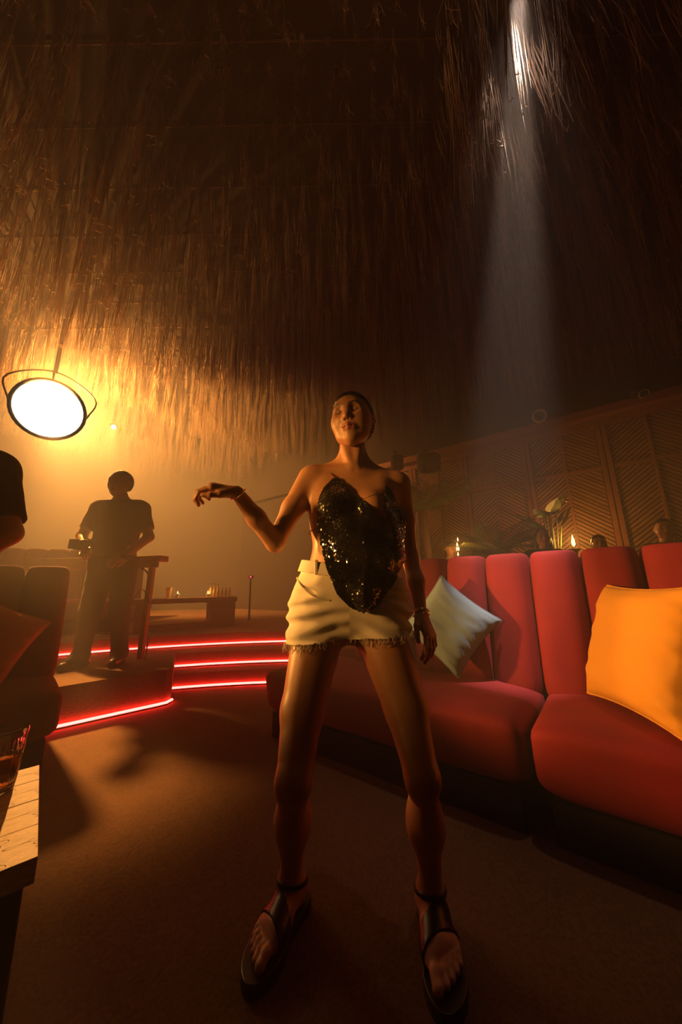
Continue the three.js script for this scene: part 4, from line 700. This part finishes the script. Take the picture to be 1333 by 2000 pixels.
  const drape = (x, y) => {
    const b = frontZ(under, x, y) ?? -1.3, m = (L(y) + R(y)) / 2, hw = Math.max(0.03, (R(y) - L(y)) / 2), u = (x - m) / hw;
    const hang = -1.076 - 0.055 * u * u * u * u - 0.03 * Math.abs(u) - 0.12 * sstep(1.2, 1.35, y) + 0.02 * sstep(1.0, 0.9, y);
    const along = (x + 0.1) * 0.75 + (1.31 - y) * 0.66, across = (x - 0.16) * 0.66 - (y - 1.31) * -0.75;
    const folds = 0.007 * Math.sin(across * 58 + 2.5 * noise3(x * 9, y * 9, 4)) * sstep(1.34, 1.2, y) + 0.005 * Math.sin((x - 0.16) * 90 + y * 22) * sstep(0.1, 0.2, x) + 0.004 * (noise3(x * 40, y * 30, 1) - 0.5);
    return Math.max(b + 0.009, hang + folds);
  };
  const rows = (y0, y1, l, r, ny, nx) => { const P = []; for (let j = 0; j <= ny; j++) { const y = mix(y0, y1, j / ny), row = []; for (let i = 0; i <= nx; i++) { const x = mix(l(y), r(y), i / nx); row.push(V(x, y, drape(x, y))); } P.push(row); } return P; };
  const sheet = (P) => {
    const ny = P.length, nx = P[0].length, pos = [], uv = [], idx = [], nrm = [];
    for (let j = 0; j < ny; j++) for (let i = 0; i < nx; i++) { const a = P[j][Math.max(0, i - 1)], b = P[j][Math.min(nx - 1, i + 1)], c = P[Math.max(0, j - 1)][i], d = P[Math.min(ny - 1, j + 1)][i]; const n = V(0, 0, 0).crossVectors(b.clone().sub(a), d.clone().sub(c)); if (n.lengthSq() < 1e-12) n.set(0, 0, 1); nrm.push(n.normalize()); }
    for (const s of [0, -0.0035]) P.flat().forEach((p, k) => { const q = p.clone().addScaledVector(nrm[k], s); pos.push(q.x, q.y, q.z); uv.push(q.x, q.y); });
    const N = nx * ny, at = (j, i) => j * nx + i, quad = (a, b, c, d) => idx.push(a, b, d, a, d, c);
    for (let j = 0; j < ny - 1; j++) for (let i = 0; i < nx - 1; i++) { quad(at(j, i), at(j, i + 1), at(j + 1, i), at(j + 1, i + 1)); quad(N + at(j, i + 1), N + at(j, i), N + at(j + 1, i + 1), N + at(j + 1, i)); }
    for (let j = 0; j < ny - 1; j++) { quad(N + at(j, 0), at(j, 0), N + at(j + 1, 0), at(j + 1, 0)); quad(at(j, nx - 1), N + at(j, nx - 1), at(j + 1, nx - 1), N + at(j + 1, nx - 1)); }
    for (let i = 0; i < nx - 1; i++) { quad(N + at(0, i), N + at(0, i + 1), at(0, i), at(0, i + 1)); quad(at(ny - 1, i), at(ny - 1, i + 1), N + at(ny - 1, i), N + at(ny - 1, i + 1)); }
    const g = new THREE.BufferGeometry(); g.setAttribute('position', new THREE.Float32BufferAttribute(pos, 3)); g.setAttribute('uv', new THREE.Float32BufferAttribute(uv, 2)); g.setIndex(idx); g.computeVertexNormals(); return [g, nrm];
  };
  const pieces = [rows(0.889, 1.185, L, R, 74, 70), rows(1.185, 1.352, L, NL, 42, 46), rows(1.185, 1.312, NR, R, 32, 20)].map((P) => [P, ...sheet(P)]);
  const top = part('scarf_top', local(mergeGeometries(pieces.map((p) => p[1]))), M.vinyl, w); top.userData.label = 'loose black sequin scarf top';
  {
    const disc = new THREE.CylinderGeometry(0.0036, 0.0036, 0.0006, 7).rotateX(Math.PI / 2), list = [];
    for (const [P, , nrm] of pieces) { const nx = P[0].length; P.forEach((row, j) => row.forEach((p, i) => { if (rnd() < 0.86) { const n = nrm[j * nx + i].clone(); if (rnd() < 0.3) n.add(V(rr(-0.5, 0.5), rr(-0.5, 0.5), 0)); else n.add(V(rr(-0.12, 0.12), rr(-0.12, 0.12), 0)); list.push([p.clone().addScaledVector(nrm[j * nx + i], 0.0014), n.normalize()]); } })); }
    const im = new THREE.InstancedMesh(disc, phys({ color: rgb(0.012, 0.011, 0.012), roughness: 0.14, clearcoat: 1, clearcoatRoughness: 0.05 }), list.length), m = new THREE.Matrix4(), q = new THREE.Quaternion(); im.name = 'sequins'; im.userData.kind = 'stuff'; im.castShadow = im.receiveShadow = true;
    list.forEach(([p, n], i) => { q.setFromUnitVectors(V(0, 0, 1), n); m.compose(p.sub(V(...base)), q, V(1, 1, 1)); im.setMatrixAt(i, m); }); top.add(im);
  }
  const skinAt = (x, y) => V(x, y, (frontZ(bodyF, x, y) ?? -1.2) + 0.002);
  part('shoulder_strap', local(tube([V(-0.022, 1.35, drape(-0.022, 1.348)), skinAt(-0.034, 1.375), V(-0.046, 1.412, -1.228), V(-0.05, 1.41, -1.27)], 0.0022, 6, 20)), M.gold, top);
  part('neck_string', local(tube([skinAt(0.05, 1.245), skinAt(0.1, 1.265), V(0.164, 1.3, drape(0.164, 1.3))], 0.0011, 5, 16)), M.gold, top);
  part('side_string', local(tube([V(-0.078, 1.17, drape(-0.078, 1.17)), V(-0.112, 1.165, -1.185), V(-0.118, 1.16, -1.235), V(-0.08, 1.16, -1.3)], 0.0016, 5, 16)), M.black, top);

  // sandals: a thick sole, a broad band over the instep, a thin ankle strap
  [[footL, anL, [-0.45, 0.89], 1, 0.98], [footR, anR, [-0.03, 1], -1, 1.02]].forEach(([P, a, dir, side, size], k) => {
    const d = V(dir[0], 0, dir[1]).normalize(), t = V(d.z, 0, -d.x).multiplyScalar(side), out = [[-0.075, 0.0], [-0.068, 0.026], [-0.02, 0.032], [0.05, 0.034], [0.11, 0.05], [0.165, 0.049], [0.198, 0.032], [0.203, 0.006], [0.18, -0.026], [0.14, -0.047], [0.09, -0.052], [0.03, -0.042], [-0.04, -0.032], [-0.07, -0.022]];
    const pts = new THREE.CatmullRomCurve3(out.map(([f, s]) => V(a[0] + (d.x * f + t.x * s) * size, 0, a[2] + (d.z * f + t.z * s) * size)), true).getPoints(60).slice(0, 60);
    const sp = new THREE.Shape(pts.map((p) => new THREE.Vector2(p.x, -p.z))), g = new THREE.ExtrudeGeometry(sp, { depth: 0.026, bevelEnabled: true, bevelSize: 0.003, bevelThickness: 0.003, bevelSegments: 2 }); g.rotateX(-Math.PI / 2); g.translate(0, 0.0035, 0);
    const s = part('sandal', local(g), M.leather, w); s.userData.label = k ? 'black sandal on the foot nearer the sofa' : 'black sandal on the foot nearer the steps';
    const ff = field(P), al = (x, z) => (x - a[0]) * d.x + (z - a[2]) * d.z, ac = (x, z) => (x - a[0]) * t.x + (z - a[2]) * t.z;
    const band = (c, h, slant) => (x, y, z) => { const f = al(x, z) - slant * ac(x, z) - 0.0 * y; return Math.max(ff(x, y, z) - 0.005, Math.abs(f - c) - h, 0.03 - y); };
    const [lo, hi] = boundsOf(P);
    part('strap_band', local(netMesh(band(0.072, 0.027, 0.5), lo, hi, 0.0035)), M.leather, s);
    const ankF = field([...P, ...limbs]);
    part('ankle_strap', local(netMesh((x, y, z) => Math.max(ankF(x, y, z) - 0.004, Math.abs(y - 0.108 - 0.25 * al(x, z)) - 0.006), lo, [hi[0], 0.2, hi[2]], 0.003)), M.leather, s);
  });
  // bracelets on the hanging wrist, a ring of gold on the raised one
  const dirR = V(...wrR).sub(V(0.272, 0.98, -1.255)).normalize(), ringAt = (p, dir, r, th) => new THREE.TorusGeometry(r, th, 8, 36).applyMatrix4(new THREE.Matrix4().compose(p, new THREE.Quaternion().setFromUnitVectors(V(0, 0, 1), dir), V(1, 1, 1)));
  for (const [f, r] of [[-0.012, 0.0285], [0.004, 0.0275]]) part('bangle', local(ringAt(V(...wrR).addScaledVector(dirR, f), dirR.clone().add(V(0.15 * f * 40, 0, 0)).normalize(), r, 0.003)), M.gold, w);
  const dirL = V(...wrL).sub(V(-0.285, 1.197, -1.095)).normalize(); part('bangle', local(ringAt(V(...wrL).addScaledVector(dirL, -0.004), dirL, 0.028, 0.0025)), M.gold, w);
  part('earring', local(new THREE.TorusGeometry(0.007, 0.0013, 6, 18).translate(0.125, 1.556, -1.205)), M.gold, w);
}

// ---------------------------------------------------------------- other people: bones under clothes
function figure({ label, group, base, head, headTurn, headSize = 1.08, prims, skin, cloth, hair, cell = 0.012, hands = [], open = true, male = true, held }) {
  const w = thing('person', label, 'person', base, 0, group), local = (g) => g.translate(-base[0], -base[1], -base[2]), tone = skinTone(skin);
  const m = new THREE.Matrix4().compose(V(...head), new THREE.Quaternion().setFromEuler(new THREE.Euler(...headTurn, 'YXZ')), V(1, 1, 1));
  part('body', local(merged([primMesh(prims, cell, tone), headGeo(male, m, headSize, 0.0042, faceColor(skin, skin.map((v, i) => v * [0.75, 0.45, 0.45][i]), open)), ...hands.map((h) => primMesh(h, 0.0045, tone))])), M.skin, w);
  part('hair', local(hairGeo(m, headSize, 0.0055, hair)), M.hair, w);
  const f = field(prims);
  for (const c of cloth) { const g = netMesh((x, y, z) => Math.max(f(x, y, z) - c.grow - 0.006 * (noise3(x * 14, y * 22, z * 14) - 0.5), c.cut(x, y, z)), c.lo, c.hi, c.cell ?? 0.011); part(c.name, local(g), c.mat, w); }
  return w;
}
// the man on the landing, lamp behind him
{
  const y0 = 0.283, B = [-2.25, y0, -3.3], P = (x, y, z) => [B[0] + x, y0 + y, B[2] + z], k = 0.05;
  const hl = P(-0.1, 0.93, 0), hr = P(0.1, 0.93, -0.02), kl = P(-0.12, 0.5, 0.06), kr = P(0.12, 0.5, 0.0), al = P(-0.15, 0.1, 0.06), ar = P(0.12, 0.1, -0.07);
  const sl = P(-0.23, 1.5, -0.01), sr = P(0.2, 1.49, -0.03), el = P(-0.34, 1.22, 0.02), wl_ = P(-0.13, 1.07, 0.2), er = P(0.31, 1.2, -0.02), wr_ = P(0.2, 1.0, 0.14);
  const prims = [cap(P(-0.08, 0.97, 0), P(0.08, 0.97, -0.01), 0.125, 0.125, 0.06, [1, 1, 1.15]), cap(P(-0.06, 1.15, 0.01), P(0.05, 1.15, 0), 0.135, 0.135, 0.1, [1, 1, 1.15]), cap(P(-0.08, 1.36, 0), P(0.07, 1.36, -0.02), 0.15, 0.15, 0.1, [1, 1, 1.2]), cap(P(-0.17, 1.5, -0.01), P(0.15, 1.49, -0.03), 0.075, 0.075, 0.06), cap(P(-0.01, 1.5, -0.02), P(-0.015, 1.64, 0), 0.062, 0.06, 0.05), cap(P(-0.02, 1.57, -0.02), sl, 0.045, 0.05, 0.06), cap(P(0, 1.57, -0.02), sr, 0.045, 0.05, 0.06),
    cap(hl, kl, 0.1, 0.066, 0.04), cap(kl, al, 0.064, 0.045, 0.03), cap(hr, kr, 0.1, 0.066, 0.04), cap(kr, ar, 0.064, 0.045, 0.03),
    cap(sl, el, 0.062, 0.046, 0.04), cap(el, wl_, 0.047, 0.032, 0.02), cap(sr, er, 0.062, 0.046, 0.04), cap(er, wr_, 0.047, 0.032, 0.02), cap(al, P(-0.19, 0.05, 0.14), 0.045, 0.035, 0.04), cap(ar, P(0.15, 0.05, 0.0), 0.045, 0.035, 0.04)];
  const sleeve = (s, e, x, y, z) => { const dx = e[0] - s[0], dy = e[1] - s[1], dz = e[2] - s[2], q = dx * dx + dy * dy + dz * dz; return ((x - s[0]) * dx + (y - s[1]) * dy + (z - s[2]) * dz) / q; };
  const m = figure({ label: 'man in dark T-shirt and trousers standing on the landing before the big lamp', base: B, head: P(-0.02, 1.745, 0.02), headTurn: [0.06, -0.2, 0], headSize: 1.13, prims, skin: [0.32, 0.17, 0.1], hair: { grow: 0.006, line: 0.07, low: -0.05 },
    hands: [handPrims(wl_, [0.5, -0.25, 0.75], [-0.3, 0.9, 0.3], 1, 0.7, 1.12), handPrims(wr_, [-0.35, -0.4, 0.8], [0.6, 0.6, 0.3], -1, 0.6, 1.12)],
    cloth: [
      { name: 'shirt', mat: M.greyCloth, grow: 0.016, lo: P(-0.5, 0.85, -0.3), hi: P(0.5, 1.7, 0.3), cut: (x, y, z) => Math.max(y0 + 0.93 - y, y - (y0 + 1.585) + 0.5 * (z - B[2]) * 0.3, Math.abs(x - B[0]) > 0.19 && y < y0 + 1.5 ? (Math.min(sleeve(sl, el, x, y, z), 9) > (x < B[0] ? 0.75 : 9) && x < B[0] - 0.19 ? (sleeve(sl, el, x, y, z) - 0.75) * 0.3 : x > B[0] + 0.17 ? (sleeve(sr, er, x, y, z) - 0.75) * 0.3 : -1) : -1, z - B[2] > 0.16 ? z - B[2] - 0.16 : -1) },
      { name: 'trousers', mat: M.trouser, grow: 0.022, lo: P(-0.35, 0.02, -0.3), hi: P(0.35, 1.1, 0.3), cut: (x, y, z) => Math.max(y - y0 - 1.0, y0 + 0.06 - y, Math.abs(x - B[0]) - 0.26) },
    ] });
  for (const [a, d, s] of [[al, [-0.3, 0.95], 'left'], [ar, [0.25, 0.97], 'right']]) { const q = [a[0], y0 + 0.05, a[2]], D = V(d[0], 0, d[1]).normalize(), F = [cap(q, [q[0] + D.x * 0.15, y0 + 0.035, q[2] + D.z * 0.15], 0.05, 0.04, 0.03), ball([q[0] - D.x * 0.04, y0 + 0.045, q[2] - D.z * 0.04], 0.045, 0.04), cap(q, [q[0], y0 + 0.1, q[2]], 0.045, 0.045, 0.03)], f = field(F); const g = netMesh((x, y, z) => Math.max(f(x, y, z), y0 + 0.002 - y), ...boundsOf(F), 0.006); part('shoe', g.translate(-B[0], -B[1], -B[2]), M.shoe, m); }
  const c = thing('handheld_camera', 'dark rounded device held at the waist of the standing man', 'camera', P(-0.1, 1.09, 0.3)); c.rotation.y = -0.5;
  part('camera_body', new RoundedBoxGeometry(0.13, 0.09, 0.06, 4, 0.015), M.black, c); part('lens', cyl(0.038, 0.042, 0.08, 0, 0, 0.065, 24).rotateX(0).applyMatrix4(new THREE.Matrix4().makeTranslation(0, 0, 0)), M.blackMetal, c).rotation.x = 0; part('grip', new RoundedBoxGeometry(0.03, 0.085, 0.075, 3, 0.012).translate(-0.055, 0, 0.01), M.black, c);
}
// the person cut by the left edge: shoulder, sleeve and forearm in view
{
  const B = [-1.61, 0, -1.28], P = (x, y, z) => [B[0] + x, y, B[2] + z], sr = P(0.2, 1.45, 0), er = P(0.33, 1.19, 0.02), wr2 = P(0.2, 0.99, 0.12), sl = P(-0.2, 1.45, 0.02);
  const prims = [cap(P(-0.07, 0.95, 0), P(0.07, 0.95, 0), 0.12, 0.12, 0.06, [1, 1, 1.15]), cap(P(-0.05, 1.12, 0), P(0.05, 1.12, 0), 0.13, 0.13, 0.1, [1, 1, 1.2]), cap(P(-0.07, 1.32, 0), P(0.07, 1.32, 0), 0.14, 0.14, 0.1, [1, 1, 1.2]), cap(P(-0.16, 1.45, 0), P(0.16, 1.45, 0), 0.066, 0.066, 0.06), cap(P(0, 1.46, 0), P(0, 1.6, 0.02), 0.06, 0.058, 0.05), cap(P(0, 1.52, 0), sr, 0.045, 0.05, 0.06), cap(P(0, 1.52, 0), sl, 0.045, 0.05, 0.06),
    cap(sr, er, 0.058, 0.042, 0.03), cap(er, wr2, 0.043, 0.028, 0.02), cap(sl, P(-0.3, 1.18, 0), 0.058, 0.042, 0.03), cap(P(-0.3, 1.18, 0), P(-0.26, 0.94, 0.08), 0.043, 0.028, 0.02), cap(P(-0.1, 0.9, 0), P(-0.12, 0.48, 0.02), 0.095, 0.06, 0.04), cap(P(-0.12, 0.48, 0.02), P(-0.12, 0.08, 0), 0.06, 0.04, 0.03), cap(P(0.1, 0.9, 0), P(0.12, 0.48, 0.02), 0.095, 0.06, 0.04), cap(P(0.12, 0.48, 0.02), P(0.12, 0.08, 0), 0.06, 0.04, 0.03), cap(P(-0.12, 0.05, 0), P(-0.13, 0.04, 0.17), 0.045, 0.035, 0.03), cap(P(0.12, 0.05, 0), P(0.13, 0.04, 0.17), 0.045, 0.035, 0.03)];
  const sv = (s, e, x, y, z) => { const dx = e[0] - s[0], dy = e[1] - s[1], dz = e[2] - s[2]; return ((x - s[0]) * dx + (y - s[1]) * dy + (z - s[2]) * dz) / (dx * dx + dy * dy + dz * dz); };
  figure({ label: 'person in a dark wide-sleeved T-shirt, only shoulder and arm showing at the left edge', base: B, head: P(0, 1.69, 0.03), headTurn: [0.05, 0.3, 0], headSize: 1.08, prims, skin: [0.34, 0.18, 0.1], hair: { grow: 0.008, line: 0.08 }, hands: [handPrims(wr2, [-0.4, -0.7, 0.5], [0.7, 0.2, 0.4], -1, 0.5, 1.08), handPrims(P(-0.26, 0.94, 0.08), [0.1, -0.9, 0.3], [-0.8, 0, 0.2], 1, 0.4, 1.08)],
    cloth: [{ name: 'shirt', mat: M.blackCloth, grow: 0.02, cell: 0.009, lo: P(-0.46, 0.84, -0.26), hi: P(0.46, 1.62, 0.26), cut: (x, y, z) => { const t = sv(sr, er, x, y, z), u = sv(sl, P(-0.3, 1.18, 0), x, y, z); return Math.max(0.88 - y, y - 1.55, x > B[0] + 0.2 ? (t - 0.82) * 0.29 : -1, x < B[0] - 0.2 ? (u - 0.82) * 0.29 : -1); } },
      { name: 'sleeve', mat: M.blackCloth, grow: 0.0, lo: P(0.1, 1.1, -0.2), hi: P(0.5, 1.6, 0.2), cell: 0.007, cut: (() => { const q = cap(sr, er, 0.07, 0.088, 0.02); return (x, y, z) => { const t = sv(sr, er, x, y, z), d = capD(q, x, y, z); return Math.max(d, (t - 0.88) * 0.29, -t * 0.2, t > 0.7 ? -(d + 0.008) : -1); }; })() },
      { name: 'trousers', mat: M.trouser, grow: 0.02, lo: P(-0.3, 0.02, -0.24), hi: P(0.3, 1.0, 0.24), cut: (x, y, z) => Math.max(y - 0.95, 0.06 - y, Math.abs(x - B[0]) - 0.235) }] });
}
// people on the bench behind the sofa
function sitter(label, pos, face, shirt, hair, male, size = 1, lean = 0) {
  const B = [pos[0], 0.42, pos[1]], c = Math.cos(face), s = Math.sin(face), P = (x, y, z) => [B[0] + (x * c + z * s) * size, 0.42 + y * size, B[2] + (-x * s + z * c) * size];
  const prims = [cap(P(-0.09, 0.52, 0), P(0.09, 0.52, 0), 0.12, 0.12, 0.06), cap(P(-0.05, 0.72, 0), P(0.05, 0.72, 0), 0.12, 0.12, 0.1), cap(P(-0.07, 0.88, 0), P(0.07, 0.88, 0), 0.115, 0.115, 0.1), cap(P(-0.15, 0.98, 0), P(0.15, 0.98, 0), 0.056, 0.056, 0.06), cap(P(0, 1.0, 0), P(lean, 1.13, 0.02), 0.053, 0.052, 0.05),
    cap(P(-0.18, 0.98, 0), P(-0.24, 0.72, 0.08), 0.048, 0.04, 0.03), cap(P(-0.24, 0.72, 0.08), P(-0.12, 0.6, 0.28), 0.04, 0.03, 0.02), cap(P(0.18, 0.98, 0), P(0.24, 0.72, 0.08), 0.048, 0.04, 0.03), cap(P(0.24, 0.72, 0.08), P(0.12, 0.6, 0.28), 0.04, 0.03, 0.02),
    cap(P(-0.1, 0.5, 0.02), P(-0.13, 0.5, 0.42), 0.085, 0.06, 0.04), cap(P(-0.13, 0.5, 0.42), P(-0.13, 0.06, 0.42), 0.058, 0.042, 0.03), cap(P(0.1, 0.5, 0.02), P(0.13, 0.5, 0.42), 0.085, 0.06, 0.04), cap(P(0.13, 0.5, 0.42), P(0.13, 0.06, 0.42), 0.058, 0.042, 0.03), cap(P(-0.13, 0.045, 0.42), P(-0.14, 0.04, 0.56), 0.04, 0.035, 0.03), cap(P(0.13, 0.045, 0.42), P(0.14, 0.04, 0.56), 0.04, 0.035, 0.03)];
  const rel = (x, z) => [((x - B[0]) * c - (z - B[2]) * s) / size, ((x - B[0]) * s + (z - B[2]) * c) / size];
  return figure({ label, group: 'people seated behind the sofa', base: B, head: P(lean, 1.2, 0.035), headTurn: [0.02, face, 0], headSize: 1.04 * size, prims, skin: male ? [0.42, 0.21, 0.12] : [0.5, 0.27, 0.16], hair, male, cell: 0.014, hands: [handPrims(P(-0.12, 0.6, 0.28), [0.2 * c + s * 0.9, -0.2, c * 0.9 - 0.2 * s], [0, 1, 0], 1, 0.4, 1), handPrims(P(0.12, 0.6, 0.28), [-0.2 * c + s * 0.9, -0.2, c * 0.9 + 0.2 * s], [0, 1, 0], -1, 0.4, 1)],
    cloth: [{ name: 'shirt', mat: shirt, grow: 0.014, cell: 0.014, lo: [B[0] - 0.45, 0.42 + 0.42, B[2] - 0.45], hi: [B[0] + 0.45, 0.42 + 1.16, B[2] + 0.45], cut: (x, y, z) => { const [a, b] = rel(x, z); return Math.max(0.9 - y, y - 0.42 - 1.055 * size, b - 0.16); } }, { name: 'trousers', mat: M.trouser, grow: 0.014, cell: 0.014, lo: [B[0] - 0.6, 0.47, B[2] - 0.6], hi: [B[0] + 0.6, 1.06, B[2] + 0.6], cut: (x, y, z) => { const [a, b] = rel(x, z); return Math.max(y - 0.42 - 0.58, 0.5 - y); } }] });
}
sitter('long-haired woman seated behind the sofa, beside the broad-leaved plant', [2.38, -3.93], -0.3, M.blackCloth, { long: true, grow: 0.008 }, false, 0.88);
sitter('short-haired man seated behind the sofa at the right edge', [3.44, -3.52], -0.6, M.blackCloth, { grow: 0.014, line: 0.066, low: -0.03 }, true, 0.89);
sitter('person mostly hidden behind the sofa, between the lit candle lamp and the short-haired man', [2.86, -3.7], -0.5, M.greyCloth, { grow: 0.01, line: 0.07 }, false, 0.79);
sitter('person mostly hidden behind the sofa, left of the low bushy palm', [1.5, -4.62], 0.2, M.greyCloth, { grow: 0.012, line: 0.08 }, false, 0.84);

renderer.render(scene, camera);
